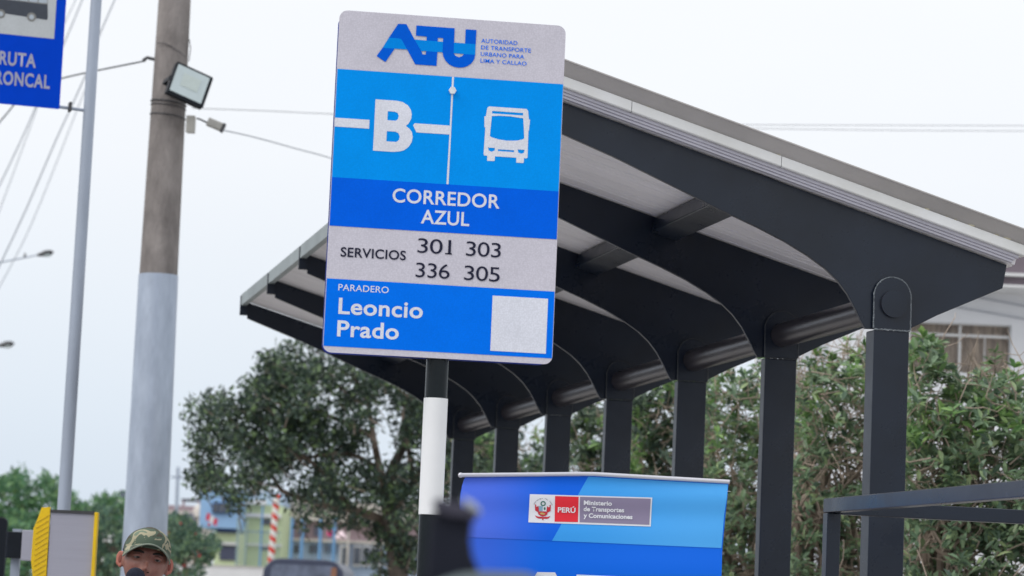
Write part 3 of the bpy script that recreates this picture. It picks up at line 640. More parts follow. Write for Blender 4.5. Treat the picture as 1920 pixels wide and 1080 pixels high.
cable(curve_px([(180, 120), (149, 194), (100, 320), (50, 440), (0, 536), (-30, 590)]), 44, 44, .0075, M['wire_pale'], 'lowest pale cable sweeping down left past the street lamp arm', 0, G1)
cable(curve_px([(60, 150), (24, 199), (0, 228), (-30, 262)]), 26, 26, .008, M['wire'], 'short dark cable just below the lower edge of the royal blue sign', 0, G1)

# ------------------------------------------------------------------ street lamps at far left
def lamp(px, py, Y, arm_to, label, cat='street lamp'):
    h_ = at(px, py, Y); bx = at(arm_to[0], arm_to[1], Y)
    t = thing('street_lamp', label, cat, (bx.x - 1.2, Y, 0), 0, 'street lamps by the road')
    o = Vector((bx.x - 1.2, Y, 0)); s_ = Y / F_PX
    MB().tube([(0, 0, 0), (0, 0, 5), (0, 0, bx.z - .6), (.15, 0, bx.z - .2), (.6, 0, bx.z - .1), bx - o, h_ - o], [.09, .075, .06, .05, .035, 3.2 * s_ / 2, 2.6 * s_ / 2], 12).build('mast', M['galv'], t, smooth=True)
    hd = MB(); c = h_ - o
    d = (h_ - bx).normalized()
    hd.tube([c - d * 2 * s_, c + d * 5 * s_, c + d * 14 * s_, c + d * 24 * s_, c + d * 29 * s_], [2.5 * s_, 4 * s_, 6.5 * s_, 5 * s_, 1.5 * s_], 14)
    hd.build('lamp_head', M['strap'], t, smooth=True)
    MB().ball(c + d * 16 * s_ + Vector((0, 0, -3.0 * s_)), (9 * s_, 6 * s_, 4 * s_), 12, 8).build('lamp_glass', M['lamp_glass'], t, smooth=True)
    return t, c, d, s_
t, c, d, s_ = lamp(72, 478, 48, (0, 492), 'street lamp on a long arm, the upper and nearer one at the left edge')
MB().tube([c - d * 26 * s_ + Vector((0, 0, 0)), c - d * 26 * s_ + Vector((0, 0, 8 * s_))], 2 * s_, 8).build('photocell', M['strap'], t)
lamp(-2, 648, 90, (-30, 652), 'smaller, farther street lamp cut by the left edge, below the other')

# ------------------------------------------------------------------ yellow framed cabinet below the slim pole
ca = at(92, 1010, 11.2)
yc = thing('ticket_cabinet', 'upright yellow-sided cabinet with a pale grey face below the slim pole', 'cabinet', (ca.x, 11.2, 0), .02)
zt_ = at(92, 957, 11.2).z
pxm = 11.2 / F_PX
MB().box(.001, 82 * pxm, 0, .02, .2, zt_ - .008).build('face_panel', M['cab_grey'], yc)
MB().box(-.001, 82 * pxm, -.006, .022, zt_ - .0075, zt_ + .004).build('top_strip', M['strap'], yc)
MB().box(82 * pxm + .001, 89 * pxm, -.015, .03, 0, zt_ + .0).build('edge_post', M['yellow'], yc, bevel=.002)
sd_ = [(-.002, zt_ + .014), (-17 * pxm, zt_ + .010), (-24 * pxm, zt_ - .04), (-30 * pxm, zt_ - .075), (-31 * pxm, zt_ - .20), (-26 * pxm, zt_ - .27), (-22 * pxm, zt_ - .5), (-22 * pxm, 0), (-.002, 0)]
sd_o = MB().prism(sd_, -.004, .012).build('side_panel', M['yellow'], yc, bevel=.001)
hz = MB()
for k in range(26):
    z0 = zt_ - .02 - k * .022
    hz.bar((-.006, -.0048, z0), (-25 * pxm, -.0048, z0 - .032), .0016, .0026, up=(0, 1, 0))
hz_m = mat('dull ochre print', (.55, .36, .02), .5, 0, .1, 20)
hz.build('diagonal_hatching', hz_m, sd_o)
MB().box(-.03, .168, .03, .14, 0, zt_ - .12).build('cabinet_body', M['cab_grey'], yc)
# dark and pale boxes at its left, and the near black phone at the frame edge
tb = at(24, 1021, 13)
b1 = thing('dark_display_box', 'dark box with a pale right end, hung left of the yellow cabinet', 'display box', (tb.x, 13, tb.z))
k_ = 13 / F_PX
MB().box(-16 * k_, 16 * k_, 0, .08, -25 * k_, 24 * k_).build('box_body', M['black_plastic'], b1, bevel=.004)
MB().box(16 * k_ + .001, 38 * k_, -.005, .085, -29 * k_, 28 * k_).build('end_cap', M['cab_grey'], b1, bevel=.004)
MB().box(-.02, .02, .085, .12, -tb.z, 30 * k_).build('support_post', M['galv'], b1)
ph = at(-4, 1040, 5.0)
b2 = thing('phone_on_stick', 'black rounded device cut by the left edge of the picture', 'phone', (ph.x, 5.0, ph.z))
k_ = 5.0 / F_PX
MB().prism(rrect(-34 * k_, 14 * k_, -75 * k_, 70 * k_, 10 * k_), 0, .009).build('phone_body', M['black_plastic'], b2, bevel=.002)
MB().prism(rrect(-31 * k_, 11 * k_, -71 * k_, 66 * k_, 8 * k_), .0092, .0098).build('screen', M['window_dark'], b2)
MB().tube([(-10 * k_, .006, -75 * k_), (-10 * k_, .006, -ph.z)], .006, 10).build('stick', M['black_plastic'], b2, smooth=True)

# ------------------------------------------------------------------ man in the camouflage cap
def remeshed(mb, name, voxel, m, parent, smooth_it=4):
    me = bpy.data.meshes.new(name); me.from_pydata(mb.v, [], mb.f); me.update()
    bm = bmesh.new(); bm.from_mesh(me); bmesh.ops.recalc_face_normals(bm, faces=bm.faces); bm.to_mesh(me); bm.free()
    t = bpy.data.objects.new('tmp', me); C.objects.link(t)
    r_ = t.modifiers.new('r', 'REMESH'); r_.mode = 'VOXEL'; r_.voxel_size = voxel; r_.use_smooth_shade = True
    s_ = t.modifiers.new('s', 'SMOOTH'); s_.factor = .5; s_.iterations = smooth_it
    dg = bpy.context.evaluated_depsgraph_get(); out = bpy.data.meshes.new_from_object(t.evaluated_get(dg)); bpy.data.objects.remove(t)
    out.name = name; out.materials.clear(); out.materials.append(m)
    o = bpy.data.objects.new(name, out); C.objects.link(o); o.parent = parent
    return o
def limb(mb, pts, rads, n=14):
    """tapered limb with rounded joints"""
    mb.tube(pts, rads, n)
    for p, r in zip(pts, rads): mb.ball(p, r * .99, n, 8)
hc = at(273, 1049, 8.93)
man = thing('person', 'man in a camouflage cap speaking into a black microphone before the utility pole', 'person', (hc.x, 8.93, 0))
HT = Matrix.Translation((0, 0, hc.z)) @ Matrix.Rotation(R(11), 4, 'Z') @ Matrix.Rotation(R(7.5), 4, 'Y') @ Matrix.Rotation(R(-3), 4, 'X')
def g2(x, z, cx_, cz_, sx_, sz_): return math.exp(-((x - cx_) / sx_) ** 2 - ((z - cz_) / sz_) ** 2)
hm = MB(); nu, nv = 120, 90; hv = []
for i in range(nv + 1):
    th = math.pi * i / nv
    for k in range(nu):
        a = 2 * math.pi * k / nu; dx, dy, dz = math.sin(th) * math.cos(a), math.sin(th) * math.sin(a), math.cos(th)
        x = .0715 * dx; z = (.088 if dz > 0 else .120) * dz; y = (.088 if dy < 0 else .100) * dy
        if z < -.015:
            t_ = min(1, (-z - .015) / .105); x *= 1 - .20 * t_ - .10 * t_ * t_; y = y * (1 - .10 * t_) if y < 0 else y * (1 - .45 * t_)
            if y < 0: y *= 1.0 + .12 * t_
        if dy < 0:
            w = min(1, -dy * 1.6)
            disp = (.024 * g2(x, z, 0, -.036, .0105, .013) + .013 * g2(x, z, 0, -.014, .0085, .022) + .008 * g2(abs(x), z, .012, -.040, .006, .007)
                    - .0095 * g2(abs(x), z, .032, .0, .0165, .011) + .006 * g2(abs(x), z, .028, .020, .026, .008) + .006 * g2(abs(x), z, .043, -.033, .018, .018)
                    + .006 * g2(x, z, 0, -.0655, .021, .0055) + .005 * g2(x, z, 0, -.0775, .018, .006) - .004 * g2(x, z, 0, -.0715, .024, .0025) + .007 * g2(x, z, 0, -.105, .018, .014)
                    - .003 * g2(abs(x), z, .022, -.052, .006, .014))
            y -= disp * w
        hv.append((x, y, z))
fsx = [(i * nu + k, (i + 1) * nu + k, (i + 1) * nu + (k + 1) % nu, i * nu + (k + 1) % nu) for i in range(nv) for k in range(nu)]
hm.add(hv, fsx)
for s_ in (-1, 1):      # ears: shell, rim and lobe
    c_ = Vector((s_ * .0790, .014, -.010)); u_ = Vector((s_ * .84, .54, 0)); n_ = Vector((s_ * .54, -.84, 0))
    eb_ = MB().ball((0, 0, 0), (1, 1, 1), 20, 14)
    hm.add([c_ + u_ * (v[0] * .0135) + n_ * (v[1] * .0045) + Vector((0, 0, v[2] * .0245 * (1 - .10 * v[0]))) for v in eb_.v], eb_.f)
    hm.tube([c_ + n_ * .0022 + u_ * (.0125 * math.cos(R(a))) + Vector((0, 0, .0232 * math.sin(R(a)))) for a in range(-70, 131, 10)], .0040, 8)
    hm.ball(c_ + u_ * -.004 + Vector((0, 0, -.0235)), (.0060, .0055, .007), 12, 8)
hm.v = [tuple(HT @ Vector(v)) for v in hm.v]
bz = hc.z; nb = Vector((0, .02, bz - .10))
limb(hm, [Vector((0, .012, bz - .07)), Vector((0, .03, bz - .17)), Vector((0, .035, bz - .22))], [.056, .058, .07])
tz = bz - .24
hm.ball((0, .03, tz - .10), (.175, .105, .13), 24, 16); hm.ball((0, .03, tz - .28), (.155, .105, .20), 24, 16); hm.ball((0, .03, tz - .47), (.155, .11, .14), 24, 16)
for s_ in (-1, 1):
    limb(hm, [Vector((s_ * .09, .03, tz - .55)), Vector((s_ * .10, .02, tz - .97)), Vector((s_ * .105, .04, .09))], [.083, .056, .040])
    limb(hm, [Vector((s_ * .105, .05, .05)), Vector((s_ * .115, -.10, .035))], [.042, .032])
# left arm hangs, right arm bends up to the microphone
limb(hm, [Vector((.17, .03, tz - .05)), Vector((.215, .05, tz - .33)), Vector((.20, -.02, tz - .58))], [.052, .040, .027])
mw = at(254, 1084, 8.52); mp = Vector((mw.x - hc.x, 8.52 - 8.93, mw.z))     # foam ball centre in the man's frame
hand = mp + Vector((-.018, .0, -.155))
limb(hm, [Vector((-.17, .03, tz - .05)), Vector((-.215, -.03, tz - .31)), Vector((hand.x - .025, hand.y + .05, hand.z - .03))], [.052, .041, .027])
hm.ball(hand + Vector((-.018, .022, 0)), (.020, .036, .045), 14, 10)
for k in range(4):
    zz = hand.z + .030 - k * .021; ln = (.9, 1, .95, .8)[k]
    limb(hm, [Vector((hand.x - .025, hand.y - .008, zz)), Vector((hand.x - .010, hand.y - .030 * ln, zz)), Vector((hand.x + .016, hand.y - .026 * ln, zz)), Vector((hand.x + .024, hand.y - .006, zz))], [.0095, .009, .0085, .0075], 10)
limb(hm, [Vector((hand.x - .020, hand.y + .028, hand.z + .022)), Vector((hand.x + .006, hand.y + .026, hand.z + .036)), Vector((hand.x + .021, hand.y + .010, hand.z + .040))], [.012, .010, .0085], 10)
lh = Vector((.20, -.03, tz - .62)); hm.ball(lh, (.020, .042, .048), 14, 10)
for k in range(4):
    yy = lh.y - .03 + k * .020
    limb(hm, [Vector((lh.x, yy, lh.z - .03)), Vector((lh.x - .004, yy, lh.z - .065)), Vector((lh.x - .014, yy + .002, lh.z - .09 - .006 * (k in (1, 2))))], [.0095, .0088, .0075], 10)
limb(hm, [Vector((lh.x - .004, lh.y - .035, lh.z + .01)), Vector((lh.x - .014, lh.y - .055, lh.z - .02)), Vector((lh.x - .018, lh.y - .058, lh.z - .045))], [.012, .010, .008], 10)
body = remeshed(hm, 'body', .0036, M['skin'], man, 3)
body.data.materials.append(M['ear'])
HI = HT.inverted()
cs_ = np.empty(len(body.data.polygons) * 3, dtype=np.float32); body.data.polygons.foreach_get('center', cs_); cs_ = cs_.reshape(-1, 3)
Hm = np.array(HI); loc_ = cs_ @ Hm[:3, :3].T + Hm[:3, 3]
idx = ((np.abs(loc_[:, 0]) > .0755) & (loc_[:, 2] > -.045) & (loc_[:, 2] < .04)).astype(np.int32); body.data.polygons.foreach_set('material_index', idx)
def head_part(mb, name, m, parent, smooth=True, fix=True):
    mb.v = [tuple(HT @ Vector(v)) for v in mb.v]; return mb.build(name, m, parent, smooth=smooth, fix=fix)
eyew = mat('shaded eye white', (.16, .13, .12), .25, 0, .05, 60); iris = mat('dark iris', (.012, .008, .006), .15, 0, .1, 60); brow = mat('dark brown hair', (.018, .013, .011), .7, 0, .3, 80, .4, 300)  # whites of the eyes darkened, the brim's shade put into their colour
earin = mat('ear hollow shade', (.20, .045, .03), .6, 0, .1, 60)  # dark tone that paints the shade inside the ear
for s_ in (-1, 1):
    e_ = head_part(MB().ball((s_ * .0318, -.0685, -.0005), (.0125, .0115, .0075), 20, 12), 'eye', eyew, man)
    head_part(MB().ball((s_ * .0318 + .001, -.0772, -.0005), (.0056, .0042, .0056), 14, 8), 'iris', iris, e_)
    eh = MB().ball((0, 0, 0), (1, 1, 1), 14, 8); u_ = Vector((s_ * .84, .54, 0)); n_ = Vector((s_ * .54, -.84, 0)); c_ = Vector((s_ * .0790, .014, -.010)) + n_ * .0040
    eh.v = [tuple(c_ + u_ * (v[0] * .0068 - .001) + n_ * (v[1] * .0016) + Vector((0, 0, v[2] * .0140))) for v in eh.v]; head_part(eh, 'ear_hollow_shade', earin, man)
    lid = MB().tube([(s_ * .0318 + .0150 * math.cos(R(a)), -.0795 + .005 * abs(math.cos(R(a))) ** 2, -.001 + .0060 * math.sin(R(a))) for a in range(0, 181, 15)], [.0016 + .0030 * math.sin(R(a)) for a in range(0, 181, 15)], 8)
    head_part(lid, 'eyelid', M['skin'], man)
    eb = MB().tube([(s_ * (.014 + .036 * t_), -.0885 + .022 * t_ ** 2.2, .0135 + .004 * math.sin(t_ * 2.9)) for t_ in [i / 9 for i in range(10)]], [.0022, .0034, .0040, .0041, .0040, .0038, .0033, .0027, .0018, .0008], 8)
    head_part(eb, 'eyebrow', brow, man)
    head_part(MB().ball((s_ * .0078, -.1075, -.0475), (.0042, .0035, .0020), 10, 6), 'nostril', iris, man)
head_part(MB().tube([(-.024, -.090, -.0725), (-.012, -.0965, -.0710), (0, -.0985, -.0718), (.012, -.0965, -.0710), (.024, -.090, -.0725)], [.0008, .0016, .0018, .0016, .0008], 8), 'mouth', mat('lip line', (.16, .05, .045), .5, 0, .1, 60), man)
hair = MB(); hair.ball((0, .008, .012), (.0735, .101, .080), 28, 18)
hair.v = [(x, max(y, -.012), z) if z < .06 else (x, y, z) for x, y, z in hair.v]
head_part(hair, 'hair', brow, man)
# cap
camo = bpy.data.materials.new('camouflage cloth'); camo.use_nodes = True; nt = camo.node_tree; b_ = nt.nodes['Principled BSDF']; b_.inputs['Roughness'].default_value = .9
tc = nt.nodes.new('ShaderNodeTexCoord'); nz_ = nt.nodes.new('ShaderNodeTexNoise'); nz_.inputs['Scale'].default_value = 19; nz_.inputs['Detail'].default_value = 3; nz_.inputs['Distortion'].default_value = .6
rp = nt.nodes.new('ShaderNodeValToRGB'); rp.color_ramp.interpolation = 'CONSTANT'
for i, (p_, c_) in enumerate([(0, (.07, .065, .045)), (.40, (.085, .12, .085)), (.52, (.36, .33, .225)), (.62, (.16, .205, .145))]):
    e_ = rp.color_ramp.elements[i] if i < 2 else rp.color_ramp.elements.new(p_); e_.position = p_; e_.color = (*c_, 1)
nt.links.new(tc.outputs['Object'], nz_.inputs['Vector']); nt.links.new(nz_.outputs['Fac'], rp.inputs[0]); nt.links.new(rp.outputs[0], b_.inputs['Base Color'])
capm = MB(); cv = []; nu, nv = 64, 20
def cap_pt(a, t_):      # a: angle from the front, t_: 0 rim .. 1 top
    fx, fy = math.sin(a), -math.cos(a); fr_ = max(0, math.cos(a))
    rr = (1 - t_ ** (2.7 + .6 * fr_)) ** (1 / 2.0) if t_ < 1 else 0
    seam = 1 + .006 * math.cos(6 * a)
    return (fx * .0775 * rr * seam, fy * (.1005 if fy < 0 else .106) * rr * seam + .004, .030 - .012 * (1 - fr_) + (.076 + .012 * fr_ * (1 - t_)) * t_)
for j in range(nv + 1):
    for i in range(nu): cv.append(cap_pt(2 * math.pi * i / nu, j / nv))
capm.add(cv, [(j * nu + i, j * nu + (i + 1) % nu, (j + 1) * nu + (i + 1) % nu, (j + 1) * nu + i) for j in range(nv) for i in range(nu)])
cap_o = head_part(capm, 'cap', camo, man)
cap_o.data.materials.append(mat('black cap mesh', (.02, .022, .022), .8, 0, .3, 60, .5, 300))
HIl = HI
for p in cap_o.data.polygons:
    c_ = HI @ p.center
    if c_.y > -.012 - .25 * (c_.z - .03): p.material_index = 1
sol = cap_o.modifiers.new('cloth', 'SOLIDIFY'); sol.thickness = .002
bm_ = MB(); bv = []; na, nr = 30, 8
for j in range(nr + 1):
    t_ = j / nr
    for i in range(na + 1):
        a = R(-72 + 144 * i / na); x0, y0, z0 = cap_pt(a, .02)
        ext = .066 * math.cos(a * 1.10) ** .6 if abs(a) < R(71.9) else 0
        x = x0 * (1 + .02 * t_); y = y0 - ext * t_; z = z0 + .010 - .036 * math.sin(a) ** 2 * (.35 + .65 * t_) - .004 * t_
        bv.append((x, y, z))
bm_.add(bv, [(j * (na + 1) + i, j * (na + 1) + i + 1, (j + 1) * (na + 1) + i + 1, (j + 1) * (na + 1) + i) for j in range(nr) for i in range(na)])
br = head_part(bm_, 'brim', camo, cap_o, fix=False)
sol = br.modifiers.new('board', 'SOLIDIFY'); sol.thickness = .0035; sol.offset = 0
rim_pts = [tuple(bv[nr * (na + 1) + i]) for i in range(na + 1)]
head_part(MB().tube(rim_pts, .0027, 8), 'brim_binding', mat('grey green binding', (.22, .26, .21), .8, 0, .1, 30), cap_o)
# clothes (below the picture)
shirt = MB(); shirt.ball((0, .03, tz - .10), (.19, .12, .14), 24, 16); shirt.ball((0, .03, tz - .28), (.17, .12, .21), 24, 16); shirt.ball((0, .03, tz - .47), (.17, .125, .15), 24, 16)
limb(shirt, [Vector((0, .035, bz - .205)), Vector((0, .03, tz - .08))], [.078, .10])
limb(shirt, [Vector((.17, .03, tz - .05)), Vector((.21, .047, tz - .27))], [.066, .056]); limb(shirt, [Vector((-.17, .03, tz - .05)), Vector((-.206, -.02, tz - .25))], [.066, .056])
remeshed(shirt, 'shirt', .010, mat('dark grey shirt', (.05, .055, .06), .9, 0, .15, 30), man)
tr_ = MB(); tr_.ball((0, .03, tz - .56), (.175, .13, .12), 20, 12)
for s_ in (-1, 1): limb(tr_, [Vector((s_ * .09, .03, tz - .58)), Vector((s_ * .10, .02, tz - .97)), Vector((s_ * .105, .04, .12))], [.098, .072, .060])
remeshed(tr_, 'trousers', .012, mat('dark blue trousers', (.025, .03, .05), .9, 0, .15, 30), man)
for s_ in (-1, 1):
    s2 = MB(); limb(s2, [Vector((s_ * .105, .07, .055)), Vector((s_ * .118, -.13, .045))], [.052, .042]); remeshed(s2, 'shoe', .009, M['black_plastic'], man)
mic = thing('microphone', 'black foam-covered microphone held up before the face of the man in the cap', 'microphone', mw)
foam_m = mat('black foam', (.012, .016, .035), .95, 0, .3, 60, .8, 400)
mic.rotation_euler = (R(8), R(-7), 0)
MB().ball((0, 0, 0), (.0305, .0305, .033), 28, 18).build('foam_cover', foam_m, mic, smooth=True)
MB().tube([(0, 0, -.028), (0, 0, -.09), (0, 0, -.22)], [.018, .015, .012], 20).build('handle', M['black_plastic'], mic, smooth=True)

# ------------------------------------------------------------------ video camera close to the lens
KF = 2.15; k_ = KF / F_PX; vo_ = at(845, 1040, KF)
vc = thing('video_camera', 'out-of-focus black video camera with a tilted viewfinder, close up at the lower edge', 'video camera', vo_)
V = lambda px, py: ((px - 845) * k_, (1040 - py) * k_)
blk = mat('matt black camera body', (.012, .014, .024), .6, 0, .2, 20, spec=.15); blg = mat('grey camera shell', (.10, .13, .14), .5, 0, .1, 20)
MB().prism([V(806, 966), V(884, 962), V(880, 1010), V(886, 1040), V(897, 1062), V(900, 1100), V(800, 1100), V(803, 1010)], -.02, .03).build('viewfinder_body', blk, vc, bevel=.004)
MB().prism([V(808, 944), V(826, 938), V(868, 950), V(892, 966), V(888, 974), V(840, 972), V(814, 964)], -.028, .034).build('viewfinder_hood', mat('worn rubber hood', (.040, .038, .062), .7, 0, .2, 20), vc, bevel=.004)
MB().prism([V(862, 932), V(884, 942), V(900, 958), V(894, 964), V(868, 950)], -.02, .03).build('eyecup', mat('skylit eyecup grey', (.42, .46, .52), .5, 0, .1, 20), vc, bevel=.003)  # pale colour paints the skylight caught on the eyecup
MB().prism([V(800, 1101), V(864, 1076), V(900, 1070), V(985, 1069), V(1015, 1078), V(1030, 1110), V(1030, 1220), V(800, 1220)], -.05, .09).build('camera_body', blg, vc, bevel=.006)
MB().prism([V(805, 1222), V(1020, 1222), V(1000, 1250), V(830, 1250)], -.05, .09).build('base_plate', blk, vc)
zf = -vo_.z
for a in (90, 210, 330):
    MB().tube([V(915, 1250)[:1] + (.02,) + V(915, 1250)[1:], (V(915, 1250)[0] + .38 * math.cos(R(a)), .02 + .38 * math.sin(R(a)), zf)], .013, 10).build('tripod_leg', blk, vc, smooth=True)

# ------------------------------------------------------------------ foliage
def leaf_shape(kind):
    if kind == 'kite': return np.array([(0, 0, 0), (-.22, .45, .06), (0, 1, -.06), (.22, .45, .06)]), [(0, 1, 2), (0, 2, 3)]
    return (np.array([(0, 0, 0), (-.15, .34, .06), (-.165, .68, .04), (0, 1, -.10), (.165, .68, .04), (.15, .34, .06), (0, .5, -.01)]),
            [(0, 6, 1), (1, 6, 2), (2, 6, 3), (3, 6, 4), (4, 6, 5), (5, 6, 0)])
def leaf_frames(n, up=.35):
    d = rng.normal(size=(n, 3)); d[:, 2] += up; d /= np.linalg.norm(d, axis=1)[:, None]
    r_ = rng.normal(size=(n, 3)); r_[:, 2] += .0
    s_ = np.cross(d, r_); s_ /= np.linalg.norm(s_, axis=1)[:, None]; nn = np.cross(s_, d)
    return s_, d, nn
def leaves(name, P, size, m, parent, kind='kite', D=None, jit=.35):
    base, tri = leaf_shape(kind); n = len(P); s_, d, nn = leaf_frames(n)
    if D is not None:
        d = D / np.linalg.norm(D, axis=1)[:, None]; r_ = rng.normal(size=(n, 3)) * .35 + np.array([0, 0, 1.0]); s_ = np.cross(d, r_); s_ /= np.linalg.norm(s_, axis=1)[:, None]; nn = np.cross(s_, d)
    sz = size * (1 + jit * rng.uniform(-1, 1, n))
    V_ = P[:, None, :] + sz[:, None, None] * (base[None, :, 0:1] * s_[:, None, :] + base[None, :, 1:2] * d[:, None, :] + base[None, :, 2:3] * nn[:, None, :])
    V_ = V_.reshape(-1, 3).astype(np.float32); k = len(base)
    F_ = (np.array(tri)[None] + (np.arange(n) * k)[:, None, None]).reshape(-1, 3).astype(np.int32)
    me = bpy.data.meshes.new(name); me.vertices.add(len(V_)); me.vertices.foreach_set('co', V_.ravel())
    me.loops.add(F_.size); me.loops.foreach_set('vertex_index', F_.ravel())
    me.polygons.add(len(F_)); me.polygons.foreach_set('loop_start', np.arange(0, F_.size, 3, dtype=np.int32)); me.polygons.foreach_set('loop_total', np.full(len(F_), 3, dtype=np.int32))
    me.update(calc_edges=True); me.validate(); me.materials.append(m)
    o = bpy.data.objects.new(name, me); C.objects.link(o); o.parent = parent
    return o
def inside(poly, x, y):
    c = False; n = len(poly)
    for i in range(n):
        x1_, y1_ = poly[i]; x2_, y2_ = poly[i - 1]
        if (y1_ > y) != (y2_ > y) and x < (x2_ - x1_) * (y - y1_) / (y2_ - y1_) + x1_: c = not c
    return c
def sample(poly, n, gap=0.0, gs=60.0, seed=0.0):
    xs = [p[0] for p in poly]; ys = [p[1] for p in poly]; out = []
    while len(out) < n:
        x = random.uniform(min(xs), max(xs)); y = random.uniform(min(ys), max(ys))
        if not inside(poly, x, y): continue
        if gap and mnoise.noise(Vector((x / gs, y / gs, seed))) < -1 + gap * 1.0 + .0: continue
        out.append((x, y))
    return out
def wander(a, b, n, amp):
    a = Vector(a); b = Vector(b); out = []
    off_ = Vector((0, 0, 0))
    for i in range(n + 1):
        t_ = i / n; w = math.sin(math.pi * t_) * amp
        out.append(a.lerp(b, t_) + Vector((mnoise.noise(Vector((a.x * 9 + t_ * 3, b.z * 7, 1))), mnoise.noise(Vector((a.z * 9 + t_ * 3, b.x * 7, 5))), mnoise.noise(Vector((b.y * 9 + t_ * 3, a.x * 7, 9))))) * w)
    return out

LM = {'dark': leaf_mat('dark tree leaf', (.022, .040, .034), (.060, .098, .074), (.20, .30, .12), .36, .22),
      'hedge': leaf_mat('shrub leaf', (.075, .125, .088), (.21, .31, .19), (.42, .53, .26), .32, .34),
      'hedge_shade': leaf_mat('shaded shrub leaf', (.035, .062, .048), (.090, .135, .098), (.19, .27, .14), .34, .28),  # darker leaf copy, shade of the rear shrubs put into the colour
      'far': leaf_mat('hazed far tree leaf', (.06, .15, .085), (.13, .27, .14), (.26, .42, .16), .6, .35),  # leaf colour brightened to paint in distance haze
      'bush': leaf_mat('bush leaf', (.045, .10, .075), (.10, .18, .13), (.22, .32, .14), .5, .3),
      'tip': leaf_mat('young shrub leaf', (.10, .20, .08), (.18, .31, .11), (.30, .45, .15), .42, .35)}

# --- the big dark tree left of the sign
YT = 28.0
bt = thing('broadleaf_tree', 'large dark broad-crowned tree left of the sign pole, one low limb over the houses', 'tree', at(745, 1078, YT).xy.to_3d())
o_bt = Vector(bt.location)
pT = lambda px, py, dy=0: at(px, py, YT + dy) - o_bt
trunk = MB(); base_t = at(745, 1078, YT) - o_bt
trunk.tube([(-.02, 0, 0), (0, 0, base_t.z * .5), pT(747, 1078), pT(741, 1020), pT(733, 975), pT(726, 930), pT(735, 880, .1), pT(765, 820, .2), pT(775, 760, .2)], [.17, .15, .105, .10, .092, .075, .055, .04, .02], 14)
trunk.build('trunk', M['bark_dark'], bt, smooth=True)
lim = [([(731, 985), (700, 968), (655, 955), (600, 944), (560, 932), (528, 920), (515, 900), (490, 880)], .052, .012), ([(728, 935), (712, 880), (700, 820), (690, 760), (660, 700)], .05, .012),
       ([(774, 900), (768, 860), (764, 830), (755, 780), (765, 740)], .032, .010), ([(733, 960), (770, 910), (800, 870), (850, 830)], .045, .012), ([(700, 820), (640, 790), (560, 760), (480, 750)], .03, .01),
       ([(655, 955), (600, 880), (520, 830), (430, 800)], .03, .01), ([(712, 880), (650, 850), (560, 860), (440, 870)], .028, .01), ([(735, 1010), (760, 985), (790, 960), (840, 930)], .03, .01), ([(664, 957), (668, 940), (672, 925)], .018, .008)]
for pts, r0, r1 in lim:
    P = [pT(x, y, -.05 + .1 * math.sin(i * 1.7)) for i, (x, y) in enumerate(curve_px(pts, 14))]
    MB().tube(P, [r0 + (r1 - r0) * i / (len(P) - 1) for i in range(len(P))], 9).build('limb', M['bark_brown'], bt, smooth=True)
polyT = [(362, 765), (380, 752), (417, 742), (440, 752), (462, 742), (476, 716), (494, 720), (497, 682), (530, 658), (560, 646), (620, 650), (700, 670), (800, 700), (900, 750), (960, 800), (965, 880), (920, 950),
         (850, 930), (800, 960), (786, 1000), (745, 985), (715, 970), (690, 985), (676, 968), (655, 985), (640, 955), (600, 960), (575, 950), (540, 925), (519, 921), (480, 925), (445, 948), (430, 925), (400, 918), (381, 921), (362, 892), (372, 860), (366, 820), (385, 790)]
holes = [(700, 795, 15, 26), (722, 828, 13, 26), (690, 852, 12, 10), (652, 868, 16, 9), (570, 888, 14, 8), (706, 868, 10, 12), (735, 785, 8, 18), (640, 780, 8, 14), (410, 855, 10, 16), (430, 880, 14, 10), (545, 905, 16, 10), (595, 668, 18, 9), (750, 860, 9, 14), (505, 905, 10, 10)]
cl = [c_ for c_ in sample(polyT, 790, .62, 34, 3.3) if not any(((c_[0] - hx_) / (hw + 9)) ** 2 + ((c_[1] - hy_) / (hh_ + 9)) ** 2 < 1 for hx_, hy_, hw, hh_ in holes)]
hang = [(570, 975), (567, 990), (562, 960), (606, 985), (618, 975), (628, 962), (440, 935), (443, 950), (446, 960), (436, 928), (383, 918), (700, 1000), (716, 1012), (660, 985), (672, 985)]
hang += [(random.uniform(698, 800), random.uniform(985, 1078)) for _ in range(46)]
cl += hang * 2
edge_cl = [(358, 768), (370, 755), (412, 744), (420, 738), (480, 712), (500, 690), (505, 676), (548, 650), (365, 900), (372, 905)]
PP = []; tw = MB()
for k, (x, y) in enumerate(cl + edge_cl):
    small = k >= len(cl) - len(hang) * 2
    c = np.array(pT(x, y, random.gauss(0, .45) if not small else random.uniform(-.3, .3)))
    n_ = random.randint(26, 54) if not small else random.randint(10, 18); r_ = random.uniform(.055, .105) if not small else random.uniform(.03, .06)
    PP.append(c + np.clip(rng.normal(size=(n_, 3)), -1.5, 1.5) * r_ * np.array([1.15, 1.15, .8]))
    if k % 2 == 0:
        v = Vector(c); tw.tube([v + Vector((random.uniform(-.05, .25), random.uniform(-.1, .1), -random.uniform(.05, .2))), v], [.006, .003], 4)
leaves('foliage', np.concatenate(PP), .068, LM['dark'], bt, 'kite')['kind'] = 'stuff'
tw.build('twigs', M['bark_brown'], bt, fix=False)['kind'] = 'stuff'

